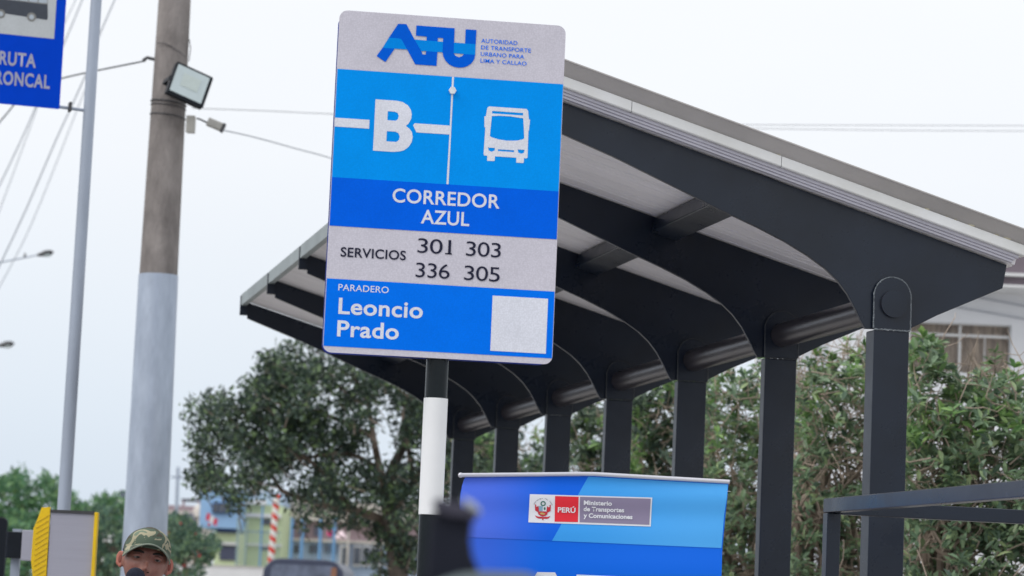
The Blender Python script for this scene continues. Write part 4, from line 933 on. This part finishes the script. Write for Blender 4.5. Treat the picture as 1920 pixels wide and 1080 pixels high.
# --- row of shrubs behind the shelter
def shrub(label, Y, poly, n_ros, n_single, m, leaf=.055, depth=.42, twigs=60, tone='bark_brown', seed=1.0, tips=(), gap=.66, wide_bottom=1200):
    cx_ = sum(p[0] for p in poly) / len(poly); b0_ = at(cx_, 1100, Y)
    t = thing('shrub', label, 'shrub', (b0_.x, Y, 0), 0, 'leafy shrubs in a row behind the shelter')
    o = Vector(t.location); q_ = lambda px, py, dy=0.: at(px, py, Y + dy) - o
    y_top = min(p[1] for p in poly); bot = [p for p in poly if p[1] > 1050]; xa, xb = min(p[0] for p in poly), max(p[0] for p in poly)
    # stems
    stems = []
    tr1 = MB()
    for k in range(5):
        bx_ = random.uniform(-.12, .12); bw = Vector((bx_, random.uniform(-.1, .1), 0)); mid = q_(random.uniform(xa + 20, xb - 20), random.uniform(960, 1060), random.uniform(-.2, .2))
        P = wander(bw, mid, 8, .15) ; tr1.tube(P, [.030 - .012 * i / 8 for i in range(9)], 8); stems.append(mid)
    tr1.build('trunk', M[tone], t, smooth=True)
    br_ = MB()
    for k in range(twigs):
        s0 = random.choice(stems); x, y = sample(poly, 1)[0]
        P = wander(s0, q_(x, y, random.gauss(0, depth * .55)), 9, .30); br_.tube(P, [.0085 - .0065 * i / 9 for i in range(10)], 5)
    for k in range(twigs * 6):      # fine bare side twigs
        x, y = sample(poly, 1)[0]; a = q_(x, y, random.gauss(0, depth * .5)); d = Vector((random.gauss(0, 1), random.gauss(0, .6), random.gauss(.4, .8))).normalized() * random.uniform(.10, .34)
        br_.tube(wander(a, a + d, 4, .07), [.0034, .003, .0026, .002, .0014], 4)
    br_.build('twigs', M['twig'], t, fix=False, smooth=False)['kind'] = 'stuff'
    # rosettes of pointed leaves
    PP, DD = [], []; TPp, TPd = [], []
    pts = sample(poly, n_ros, gap, 38, seed)
    for (x, y) in pts:
        c = np.array(q_(x, y, random.gauss(0, depth * .6))); n_ = random.randint(6, 11)
        ax_ = np.array([random.gauss(0, .5), random.gauss(-.25, .5), random.uniform(.2, 1.1)]); ax_ /= np.linalg.norm(ax_)
        d = rng.normal(size=(n_, 3)); d = d - np.outer(d @ ax_, ax_); d /= np.linalg.norm(d, axis=1)[:, None]; d = d + ax_ * rng.uniform(.05, .8, (n_, 1))
        top_ = (y - y_top) < 190 and random.random() < .35
        (TPp if top_ else PP).append(np.repeat(c[None], n_, 0) + ax_ * rng.uniform(-.03, .012, (n_, 1))); (TPd if top_ else DD).append(d)
    for (x, y) in tips:             # sprigs standing out above the outline
        a = q_(x, y + 45, 0); b = q_(x, y, -.05); MB_ = wander(a, b, 5, .02)
        br2 = MB().tube(MB_, [.004, .0035, .003, .0025, .002, .0015], 5); br2.build('sprig', M['bark_brown'], t)
        for lv in (1.0, .72, .5):
            c = np.array(a.lerp(b, lv)); n_ = 7; d = rng.normal(size=(n_, 3)); d[:, 2] = rng.uniform(.1, .9, n_)
            TPp.append(np.repeat(c[None], n_, 0)); TPd.append(d)
    P = np.concatenate(PP); D = np.concatenate(DD)
    leaves('foliage', P, leaf, m, t, 'lance', D)['kind'] = 'stuff'
    if TPp: leaves('young_foliage', np.concatenate(TPp), leaf * 1.02, LM['tip'], t, 'lance', np.concatenate(TPd))['kind'] = 'stuff'
    # the largest, foremost leaves one by one
    base, tri = leaf_shape('lance'); me = bpy.data.meshes.new('leaf'); me.from_pydata([tuple(v) for v in base], [], tri); me.update(); me.materials.append(m)
    k = 0
    for (x, y) in sample(poly, max(1, n_single // 4), gap, 38, seed):
        c = q_(x, y, -depth * random.uniform(.7, 1.15)); az0 = random.uniform(0, 6.28)
        for j in range(4):
            lf = bpy.data.objects.new('leaf', me); C.objects.link(lf); lf.parent = t; lf.location = c
            lf.rotation_euler = (random.uniform(-.3, .9), random.uniform(-.6, .6), az0 + j * 1.55 + random.uniform(-.3, .3)); s_ = leaf * random.uniform(.95, 1.35); lf.scale = (s_, s_, s_)
    return t
shrub('bright shrub at the right picture edge, reaching up to the window of the white building', 13.0, [(1700, 700), (1712, 655), (1735, 640), (1765, 648), (1785, 700), (1815, 712), (1850, 694), (1880, 696), (1910, 712), (1960, 720), (1990, 1200), (1690, 1200), (1694, 800)], 1350, 260, LM['hedge'], .058, .40, 80, seed=2.0, tips=[(1732, 634), (1752, 640), (1866, 662), (1902, 690), (1712, 652)])
shrub('twiggy shrub seen between the two nearest shelter posts', 14.2, [(1496, 700), (1520, 672), (1545, 690), (1570, 668), (1600, 652), (1640, 680), (1712, 705), (1712, 1200), (1470, 1200), (1484, 800)], 760, 240, LM['hedge'], .058, .42, 110, seed=5.0, tips=[(1588, 640), (1622, 650), (1530, 656), (1560, 664)], gap=.74)
shrub('shrub seen between the second and third shelter posts from the right, half in shade', 15.6, [(1318, 712), (1350, 700), (1400, 690), (1440, 682), (1500, 690), (1520, 740), (1512, 1200), (1300, 1200)], 900, 200, LM['hedge'], .058, .45, 80, seed=8.0, tips=[(1420, 674), (1492, 680)], gap=.66)
shrub('shaded shrub behind the light blue right half of the banner', 17.2, [(1180, 740), (1225, 715), (1290, 705), (1340, 712), (1345, 1200), (1160, 1200)], 1000, 0, LM['hedge_shade'], .072, .45, 60, seed=11.0, gap=.60)
shrub('dark shrub under the shelter roof, fourth from the right', 19.2, [(1060, 790), (1100, 760), (1150, 742), (1205, 735), (1205, 1200), (1050, 1200)], 700, 0, LM['hedge_shade'], .076, .45, 50, seed=14.0, gap=.62)
shrub('dark shrub between the sign pole and the middle shelter posts, leftmost of the row', 21.5, [(858, 830), (905, 805), (950, 830), (985, 850), (1000, 815), (1060, 790), (1085, 1200), (840, 1200)], 700, 0, LM['hedge_shade'], .076, .5, 50, seed=17.0, gap=.66)

# --- far trees and bushes at left
def far_tree(name, label, cat, Y, poly, n_cl, leaf, m, per=40, spread=1.0, grp='trees and bushes far off at the left', depth=1.6, bark='bark_brown'):
    cx_ = sum(p[0] for p in poly) / len(poly); t = thing(name, label, cat, (at(cx_, 1080, Y).x, Y, 0), 0, grp); o = Vector(t.location)
    k_ = Y / F_PX; PP = []
    tip_ = at(cx_, sum(p[1] for p in poly) / len(poly), Y) - o
    MB().tube([(0, 0, 0), (.05, 0, tip_.z * .5), tip_], [.14 * spread, .11 * spread, .05 * spread], 10).build('trunk', M[bark], t, smooth=True)
    for (x, y) in sample(poly, n_cl, .7, 40, Y):
        c = at(x, y, Y + random.gauss(0, depth * .5)) - o; PP.append(np.array(c) + rng.normal(size=(per, 3)) * np.array([9 * k_, 9 * k_, 6.5 * k_]) * random.uniform(.6, 1.1))
        if random.random() < .12: MB().tube(wander(tip_ * .8, c, 5, .2), [.03 * spread, .025 * spread, .02 * spread, .015 * spread, .01 * spread, .006], 5).build('branch', M[bark], t)
    leaves('foliage', np.concatenate(PP), leaf, m, t, 'kite')['kind'] = 'stuff'
    return t
far_tree('tree', 'wide bright green tree at the left edge, above the yellow cabinet', 'tree', 60, [(-50, 905), (-20, 892), (10, 900), (40, 892), (60, 905), (85, 898), (110, 902), (120, 930), (115, 1010), (60, 1090), (-60, 1090)], 150, .15, LM['far'])
far_tree('tree', 'lower pale green tree between the slim pole and the concrete pole', 'tree', 75, [(112, 925), (140, 920), (165, 935), (200, 928), (222, 935), (245, 940), (250, 980), (180, 1000), (110, 990)], 80, .17, LM['far'], 36)
far_tree('hedge_bush', 'dense dark green bush between the yellow cabinet and the man in the cap', 'bush', 42, [(172, 960), (200, 955), (232, 962), (262, 970), (262, 1110), (160, 1110)], 130, .10, LM['bush'], 40)
fb = far_tree('flowering_bush', 'grey green bush with a few red flowers right of the man in the cap', 'bush', 36, [(306, 1000), (318, 976), (345, 968), (372, 980), (392, 1000), (404, 1030), (385, 1050), (372, 1075), (330, 1100), (290, 1110), (300, 1040)], 120, .085, LM['bush'], 38, .5)
o = Vector(fb.location)
pf = MB()
for x, y in ((316, 1000), (320, 1004), (338, 982), (392, 984), (370, 1036), (374, 1042), (345, 1060), (366, 1000), (352, 1020)):
    pf.ball(at(x, y, 35.2) - o, (.018, .018, .020), 8, 6)
pf.build('red_flowers', mat('red petals', (.45, .03, .04), .6, 0, .2, 20), fb)['kind'] = 'stuff'

# ------------------------------------------------------------------ houses far behind
def hb(px0, px1, py0, py1, Y, dep, ground=False, fwd=0.0, mb=None, o=Vector((0, 0, 0))):
    a = at(px0, (py0 + py1) / 2, Y); b = at(px1, (py0 + py1) / 2, Y); zt2 = at((px0 + px1) / 2, py0, Y).z; zb2 = 0 if ground else at((px0 + px1) / 2, py1, Y).z
    mb = mb or MB(); return mb.box(a.x - o.x, b.x - o.x, Y - fwd - o.y, Y + dep - fwd - o.y, zb2 - o.z, zt2 - o.z)
def colour(name, c, **k): return mat(name, c, .85, 0, .06, .8, **k)
m_blue = colour('hazed blue house paint', (.29, .48, .74)); m_lime = colour('hazed lime house paint', (.57, .67, .42)); m_cream = colour('cream plaster', (.62, .58, .54)); m_white = colour('white plaster', (.72, .73, .75))  # house colours paled, with distance haze put into the paint
m_brick = colour('mauve brick', (.38, .29, .32)); m_sky = colour('pale blue wall', (.40, .51, .68)); m_dark = M['window_dark']; m_post = mat('blue steel', (.14, .32, .56), .5, 0, .1, 3); m_fence = mat('grey green fence bars', (.26, .36, .37), .6, 0, .1, 3)
YH = 140.0
h1 = thing('house', 'blue upper-storey house with one dark window and a small flag', 'house', (at(411, 1000, YH).x, YH, 0)); o = Vector(h1.location)
hb(375, 447, 919, 990, YH, 9, o=o).build('upper_storey', m_blue, h1); hb(399, 446, 998, 1062, YH, 8, True, -.6, o=o).build('ground_storey', m_lime, h1)
hb(405, 444, 988, 998, YH, 8, o=o, fwd=-.3).build('shadow_gap_wall', colour('recess shade blue', (.04, .08, .2)), h1)  # recess between the storeys, its shade painted dark blue
wf = hb(398, 434, 942, 963, YH, .1, fwd=.12, o=o).build('window', colour('blue frame', (.07, .16, .36)), h1)
for a, b in ((399.5, 410), (411.5, 421), (422.5, 432.5)): hb(a, b, 944, 961, YH, .05, fwd=.18, o=o).build('pane', m_dark, wf)
hb(410, 442, 1023, 1050, YH, .1, fwd=-.52, o=o).build('garage_door', mat('slate garage door', (.06, .07, .12), .6, 0, .1, 2), h1); hb(396, 446, 1016, 1021, YH, .3, fwd=-.4, o=o).build('ledge', m_white, h1)
fg = thing('flag', 'small red and white flag hanging on the blue house', 'flag', at(398, 972, YH - 1)); 
for k, mm_ in enumerate(('red', 'white', 'red')):
    c_ = {'red': (.65, .02, .05), 'white': (.75, .75, .75)}[mm_]
    ff = MB(); x0 = -.27 + .19 * k; ff.v = [(x0, 0, .27 - .12 * k), (x0 + .18, .02, .20 - .12 * k), (x0 + .10, .03, -.18 - .10 * k), (x0 - .06, .01, -.05 - .12 * k), (x0, .012, .27 - .12 * k), (x0 + .18, .032, .20 - .12 * k), (x0 + .10, .042, -.18 - .10 * k), (x0 - .06, .022, -.05 - .12 * k)]
    ff.f = [(0, 1, 2, 3), (7, 6, 5, 4), (0, 4, 5, 1), (1, 5, 6, 2), (2, 6, 7, 3), (3, 7, 4, 0)]; ff.build('stripe', mat('flag ' + mm_, c_, .8, 0, .05, 5), fg)
h2 = thing('house', 'lime green two-storey house with white bands behind a tall fence', 'house', (at(486, 1000, YH + 4).x, YH + 4, 0)); o = Vector(h2.location); Yh = YH + 4
hb(440, 527, 947, 1062, Yh, 9, True, o=o).build('wall', m_lime, h2); hb(442, 532, 921, 946.5, Yh + 1.5, 8, o=o).build('roof_storey', m_sky, h2)
hb(440, 528, 963, 970, Yh, .5, fwd=.25, o=o).build('white_band', m_white, h2); hb(440, 528, 1019, 1024, Yh, .5, fwd=.25, o=o).build('white_band', m_white, h2)
for r_ in ((492, 508, 973, 984), (490, 503, 1026, 1032), (450, 462, 975, 984)): 
    w_ = hb(*r_, Yh, .1, fwd=.1, o=o).build('window', m_dark, h2)
hb(455, 500, 938, 946, Yh, .4, fwd=.4, o=o).build('awning', m_white, h2)
h3 = thing('house', 'long cream building with mauve brick panels and a glazed ground storey behind the dark tree', 'building', (at(660, 1000, 150).x, 150, 0)); o = Vector(h3.location)
hb(528, 805, 940, 979, 150, 10, o=o).build('upper_wall', m_cream, h3); hb(528, 805, 979.2, 1014, 150, 9, fwd=-.5, o=o).build('brick_storey', m_brick, h3)
hb(528, 805, 1014.2, 1019, 150, 10, fwd=.1, o=o).build('cornice', m_cream, h3); hb(528, 805, 1019.2, 1090, 150, 9, True, fwd=-.2, o=o).build('lower_wall', m_sky, h3)
hb(652, 655, 930, 1090, 150, .3, True, fwd=.5, o=o).build('downpipe', m_cream, h3)
for a in (535, 552, 580, 592, 610, 622): hb(a, a + 9, 1022, 1036, 150, .2, fwd=0.0, o=o).build('window', m_dark, h3)
for a in (534, 560, 588, 616): hb(a, a + 14, 986, 1004, 150, .2, fwd=-.4, o=o).build('window', colour('dim window', (.14, .15, .22)), h3)
for a in (640, 662, 680, 700, 730, 760):
    w_ = hb(a, a + 15, 1023, 1062, 150, .3, fwd=.1, o=o).build('window', m_white, h3); hb(a + 1.5, a + 13.5, 1026, 1058, 150, .1, fwd=.16, o=o).build('pane', m_dark, w_)
for px in (547, 567, 601, 627):
    p_ = at(px, 1000, 125); t = thing('steel_post', {547: 'slim blue steel post, leftmost of the four before the cream building', 567: 'blue steel post just left of the hanging leaf clump of the dark tree', 601: 'blue steel post under the low limb of the dark tree', 627: 'blue steel post beside the pink balloon'}[px], 'post', (p_.x, 125, 0), 0, 'blue steel posts before the cream building')
    zt2 = at(px, 973, 125).z; MB().tube([(0, 0, 0), (0, 0, zt2)], .075, 10).build('shaft', m_post, t, smooth=True)
    MB().tube([(0, 0, zt2 + .001), (0, 0, zt2 + .06)], .10, 10).build('cap', m_post, t, smooth=True)
fn = thing('fence', 'tall grey green bar fence in front of the lime green house', 'fence', (at(485, 1000, 128).x, 128, 0)); o = Vector(fn.location)
ztf = at(485, 972, 128).z; zm = at(485, 996, 128).z
fb_ = MB().box(-.012, .012, -.012, .012, 0, zm).build('bar', m_fence, fn)
k_ = 128 / F_PX
for i, px in enumerate(range(449, 526, 4)):
    x_ = (px - 485) * k_
    c = fb_ if i == 0 else fb_.copy()
    if i: C.objects.link(c); c.parent = fn
    c.location.x = x_
for px in (446, 462, 490): MB().box((px - 485) * k_ - .04, (px - 485) * k_ + .04, -.06, .02, 0, ztf if px != 490 else at(490, 948, 128).z).build('post', m_post if px == 490 else m_fence, fn)
MB().box(-40 * k_, 40 * k_, .013, .05, zm - .06, zm + .02).build('rail', m_fence, fn); MB().box(-40 * k_, 40 * k_, .013, .05, .3, .36).build('rail', m_fence, fn)
wl = thing('garden_wall', 'low white wall along the road below the lime green house', 'wall', (at(420, 1070, 112).x, 112, 0)); o = Vector(wl.location)
hb(330, 500, 1061, 1075, 112, .3, True, o=o).build('wall_face', m_white, wl); hb(329, 501, 1059.5, 1061, 112, .4, fwd=.05, o=o).build('coping', m_cream, wl)
# red and white striped pole
a, b = at(519, 932, 90), at(508, 1050, 90)
sp_ = thing('striped_pole', 'red and white striped pole left of the dark tree limb', 'pole', (b.x, 90, 0))
m = bpy.data.materials.new('red and white spiral paint'); m.use_nodes = True; nt = m.node_tree; bb = nt.nodes['Principled BSDF']; bb.inputs['Roughness'].default_value = .5
tc = nt.nodes.new('ShaderNodeTexCoord'); sx = nt.nodes.new('ShaderNodeSeparateXYZ'); nt.links.new(tc.outputs['Object'], sx.inputs[0])
ma = nt.nodes.new('ShaderNodeMath'); ma.operation = 'MULTIPLY_ADD'; ma.inputs[1].default_value = .75; nt.links.new(sx.outputs['X'], ma.inputs[0]); nt.links.new(sx.outputs['Z'], ma.inputs[2])
md = nt.nodes.new('ShaderNodeMath'); md.operation = 'MULTIPLY'; md.inputs[1].default_value = 1 / .37; nt.links.new(ma.outputs[0], md.inputs[0])
fr_ = nt.nodes.new('ShaderNodeMath'); fr_.operation = 'FRACT'; nt.links.new(md.outputs[0], fr_.inputs[0])
rp = nt.nodes.new('ShaderNodeValToRGB'); rp.color_ramp.interpolation = 'CONSTANT'; rp.color_ramp.elements[0].color = (.72, .72, .70, 1); rp.color_ramp.elements[1].color = (.62, .045, .03, 1); rp.color_ramp.elements[1].position = .52
nt.links.new(fr_.outputs[0], rp.inputs[0]); nt.links.new(rp.outputs[0], bb.inputs['Base Color'])
MB().tube([(0, 0, 0), (0, 0, b.z), (a.x - b.x, 0, a.z)], .105, 20).build('shaft', m, sp_, smooth=True)
MB().ball((a.x - b.x, 0, a.z + .02), (.13, .13, .08), 14, 8).build('finial', m, sp_, smooth=True)
# minibus
vb = at(570, 1048, 60); k_ = 60 / F_PX; zt2 = vb.z
van = thing('minibus', 'dark blue-grey minibus, only its roof and upper windscreen above the lower edge', 'minibus', (vb.x, 60, 0))
mv = mat('dark blue grey car paint', (.035, .045, .085), .45, .1, .1, 3, coat=.15)
sec = [(-.93, .45), (-.93, zt2 - .9), (-.86, zt2 - .22), (-.70, zt2 - .04), (-.5, zt2), (.5, zt2), (.70, zt2 - .04), (.86, zt2 - .22), (.93, zt2 - .9), (.93, .45)]
MB().prism(sec, 0, 4.8).build('body', mv, van, bevel=.04)
MB().prism([(-.76, zt2 - .95), (-.70, zt2 - .20), (-.62, zt2 - .13), (.62, zt2 - .13), (.70, zt2 - .20), (.76, zt2 - .95)], -.02, -.002).build('windscreen', mat('reflective windscreen', (.11, .13, .19), .25, 0, .5, 2.2, spec=.6), van)
MB().box(.60, .72, -.035, -.021, zt2 - .9, zt2 - .16).build('orange_pillar_strip', mat('rusty orange strip', (.22, .10, .06), .6, 0, .2, 4), van)
for x_ in (-.78, .78):
    for y_ in (.9, 3.7):
        wh = MB().tube([(x_ - .11, y_, .34), (x_ + .11, y_, .34)], .34, 24).build('wheel', M['black_plastic'], van, smooth=True)
        MB().tube([(x_ - .115, y_, .34), (x_ + .115, y_, .34)], .19, 18).build('rim', M['galv'], wh, smooth=True)
for x_ in (-.65, .65): MB().ball((x_, 0.0, .85), (.14, .05, .10), 14, 8).build('headlight', M['lamp_glass'], van, smooth=True)
# balloon and white sign by the steel posts
bl_ = at(618.5, 1000, 110); bo = thing('balloon', 'bright pink balloon on a stick below the dark tree', 'balloon', bl_)
MB().ball((0, 0, 0), (.11, .11, .13), 16, 10).build('skin', mat('pink rubber', (.80, .05, .25), .3, 0, .05, 5), bo, smooth=True); MB().tube([(0, 0, -.13), (0, 0, -bl_.z)], .01, 6).build('stick', m_post, bo)
wb = at(640, 1001, 112); wo = thing('parasol', 'pale pink parasol right of the pink balloon', 'parasol', (wb.x, 112, 0)); 
cn = MB(); n = 16; cn.v = [(0, 0, wb.z + .18)] + [(.24 * math.cos(2 * math.pi * i / n), .24 * math.sin(2 * math.pi * i / n), wb.z - .12) for i in range(n)] + [(.24 * math.cos(2 * math.pi * i / n), .24 * math.sin(2 * math.pi * i / n), wb.z - .2) for i in range(n)]
cn.f = [(0, 1 + i, 1 + (i + 1) % n) for i in range(n)] + [(1 + i, 1 + n + i, 1 + n + (i + 1) % n, 1 + (i + 1) % n) for i in range(n)]; cn.build('canopy', mat('pale pink cloth', (.78, .62, .66), .8, 0, .05, 4), wo); MB().tube([(0, 0, 0), (0, 0, wb.z + .17)], .02, 8).build('pole', m_cream, wo)
# small houses and tank left of the blue house
h4 = thing('house', 'low mauve and cream house behind the concrete pole, left of the blue house', 'house', (at(345, 1000, 170).x, 170, 0)); o = Vector(h4.location)
hb(312, 376, 958, 1010, 170, 8, True, o=o).build('wall', m_cream, h4); hb(312, 376, 948, 957.5, 170, 8, o=o).build('parapet', m_brick, h4); hb(336, 372, 934, 938, 170, 2, fwd=-1, o=o).build('roof_slab', colour('dark slab', (.12, .13, .16)), h4)
hb(338, 341, 938, 948, 170, .5, fwd=-1, o=o).build('roof_post', m_brick, h4); hb(368, 371, 938, 948, 170, .5, fwd=-1, o=o).build('roof_post', m_brick, h4); hb(318, 332, 962, 978, 170, .2, fwd=.1, o=o).build('window', m_dark, h4)
hb(344, 366, 962, 978, 170, .2, fwd=.1, o=o).build('window', colour('dim window', (.2, .2, .26)), h4)
tk = at(356, 955, 165); k_ = 165 / F_PX; tt = thing('water_tank', 'pale rounded water tank on the low house by the blue house', 'water tank', (tk.x, 165 + 5.2, tk.z - 9 * k_))
MB().tube([(0, 0, 0), (0, 0, 14 * k_), (0, 0, 20 * k_), (0, 0, 24 * k_)], [13 * k_, 13 * k_, 10 * k_, 3 * k_], 24).build('tank_body', m_cream, tt, smooth=True)
MB().tube([(0, 0, 24.05 * k_), (0, 0, 26 * k_)], 4 * k_, 14).build('lid', m_white, tt, smooth=True)
pz = at(334, 876, 150); po = thing('wooden_pole', 'thin distant pole just right of the concrete pole', 'pole', (at(332, 1000, 150).x, 150, 0)); MB().tube([(0, 0, 0), (pz.x - po.location.x, 0, pz.z)], [.12, .09], 10).build('shaft', M['galv'], po, smooth=True); MB().box(-.5, .5, -.05, .05, pz.z - .6, pz.z - .5).build('cross_arm', M['galv'], po)
h5 = thing('house', 'small white roofed house in the trees left of the concrete pole', 'house', (at(215, 950, 160).x, 160, 0)); o = Vector(h5.location)
hb(190, 245, 944, 1000, 160, 6, True, o=o).build('wall', m_white, h5); hb(186, 249, 938, 943.5, 160, 7, fwd=.5, o=o).build('roof', colour('pale roof', (.6, .62, .62)), h5); hb(215, 231, 916, 937, 160, 1.5, fwd=-2, o=o).build('water_tank_tower', colour('grey tower', (.12, .14, .18)), h5)
hb(178, 214, 928, 943, 162, 5, o=o, fwd=-3).build('rear_wing', m_brick, h5)

# ------------------------------------------------------------------ white building at right
YB = 30.0
wbp = at(1720, 700, YB); wbg = thing('white_building', 'white rendered building with a brown eave and a curtained window behind the shrubs', 'building', (wbp.x, YB, 0)); o = Vector(wbg.location)
kB = YB / F_PX
X = lambda px, py=650: at(px, py, YB).x - o.x
Z = lambda px, py: at(px, py, YB).z
wx0, wx1 = X(1706, 640), X(1896, 650); wz1 = Z(1800, 606); wz0 = Z(1800, 702); xr = X(2300); xl = X(1560); zT = Z(1900, 536)
wm = M['white_wall']
MB().box(xl, wx0, 0, 4, 0, zT).build('wall', wm, wbg); MB().box(wx1, xr, 0, 4, 0, zT).build('wall', wm, wbg)
MB().box(wx0 + .0005, wx1 - .0005, 0, 4, wz1, zT).build('lintel_wall', wm, wbg); MB().box(wx0 + .0005, wx1 - .0005, 0, 4, 0, wz0).build('sill_wall', wm, wbg)
MB().box(X(1530), xl - .002, .25, 4, 0, zT).build('grey_return_wall', colour('grey return wall', (.52, .54, .58)), wbg)
MB().box(wx0 + .01, wx1 - .01, .16, .2, wz0, wz1).build('curtain', M['curtain'], wbg)
fw = .012
wd = MB().box(wx0, wx1, .055, .085, wz0, wz0 + .03).box(wx0, wx1, .055, .085, wz1 - fw, wz1).box(wx0, wx0 + fw, .055, .085, wz0 + .03, wz1 - fw).box(wx1 - fw, wx1, .055, .085, wz0 + .03, wz1 - fw).build('window', M['alu'], wbg)
zb_ = wz1 - 22 * kB; MB().box(wx0 + fw + .001, wx1 - fw - .001, .057, .083, zb_ - .014, zb_ + .014).build('transom', M['alu'], wd)
xm = X(1801, 650); MB().box(xm - .012, xm + .012, .05, .09, wz0 + .031, zb_ - .019).build('mullion', M['alu'], wd); MB().box(xm - .012, xm + .012, .05, .09, zb_ + .019, wz1 - .023).build('mullion', M['alu'], wd)
x2 = X(1848, 660); MB().box(x2 - .005, x2 + .005, .06, .08, wz0 + .031, zb_ - .019).build('mullion', M['alu'], wd); x2 = X(1752, 660); MB().box(x2 - .003, x2 + .003, .06, .08, wz0 + .031, zb_ - .019).build('mullion', M['alu'], wd)
cl_ = mat('window pane glass', (.9, .93, .95), .05, 0, .01, 3); cl_.node_tree.nodes['Principled BSDF'].inputs['Transmission Weight'].default_value = 1.0; cl_.node_tree.nodes['Principled BSDF'].inputs['IOR'].default_value = 1.2
for a_, b_2 in ((wx0 + .032, xm - .019), (xm + .019, wx1 - .032)):
    MB().box(a_, b_2, .066, .070, wz0 + .032, zb_ - .02).build('pane', cl_, wd); MB().box(a_, b_2, .066, .070, zb_ + .02, wz1 - .024).build('pane', cl_, wd)
ZE = lambda px, py: at(px, py, YB - .58).z
# sloping soft grooves above the window, shown by added grey bars, projecting ledges
for (xa_, ya, xb_, yb) in ((1770, 572, 2100, 630), (1822, 556, 2100, 608)):
    MB().bar((X(xa_), -.012, Z(xa_, ya)), (X(xb_), -.012, Z(xb_, yb)), .02, .012).build('groove_bar', mat('grey render joint', (.40, .42, .47), .8, 0, .1, 5), wbg)
MB().box(X(1600), xr, -.6, 4.2, ZE(1905, 539), ZE(1905, 534.5)).build('eave_lip', M['alu'], wbg)
MB().box(X(1600), xr, -.55, 4.2, ZE(1905, 534), ZE(1905, 519)).build('eave_board', M['eave_brown'], wbg)
MB().box(X(1600), xr, -.62, 4.2, ZE(1905, 518.5), ZE(1905, 513)).build('eave_lip', M['alu'], wbg)
MB().box(X(1600), xr, -.5, 4.2, ZE(1905, 512.5), ZE(1905, 458)).build('roof_fascia', M['eave_brown'], wbg)
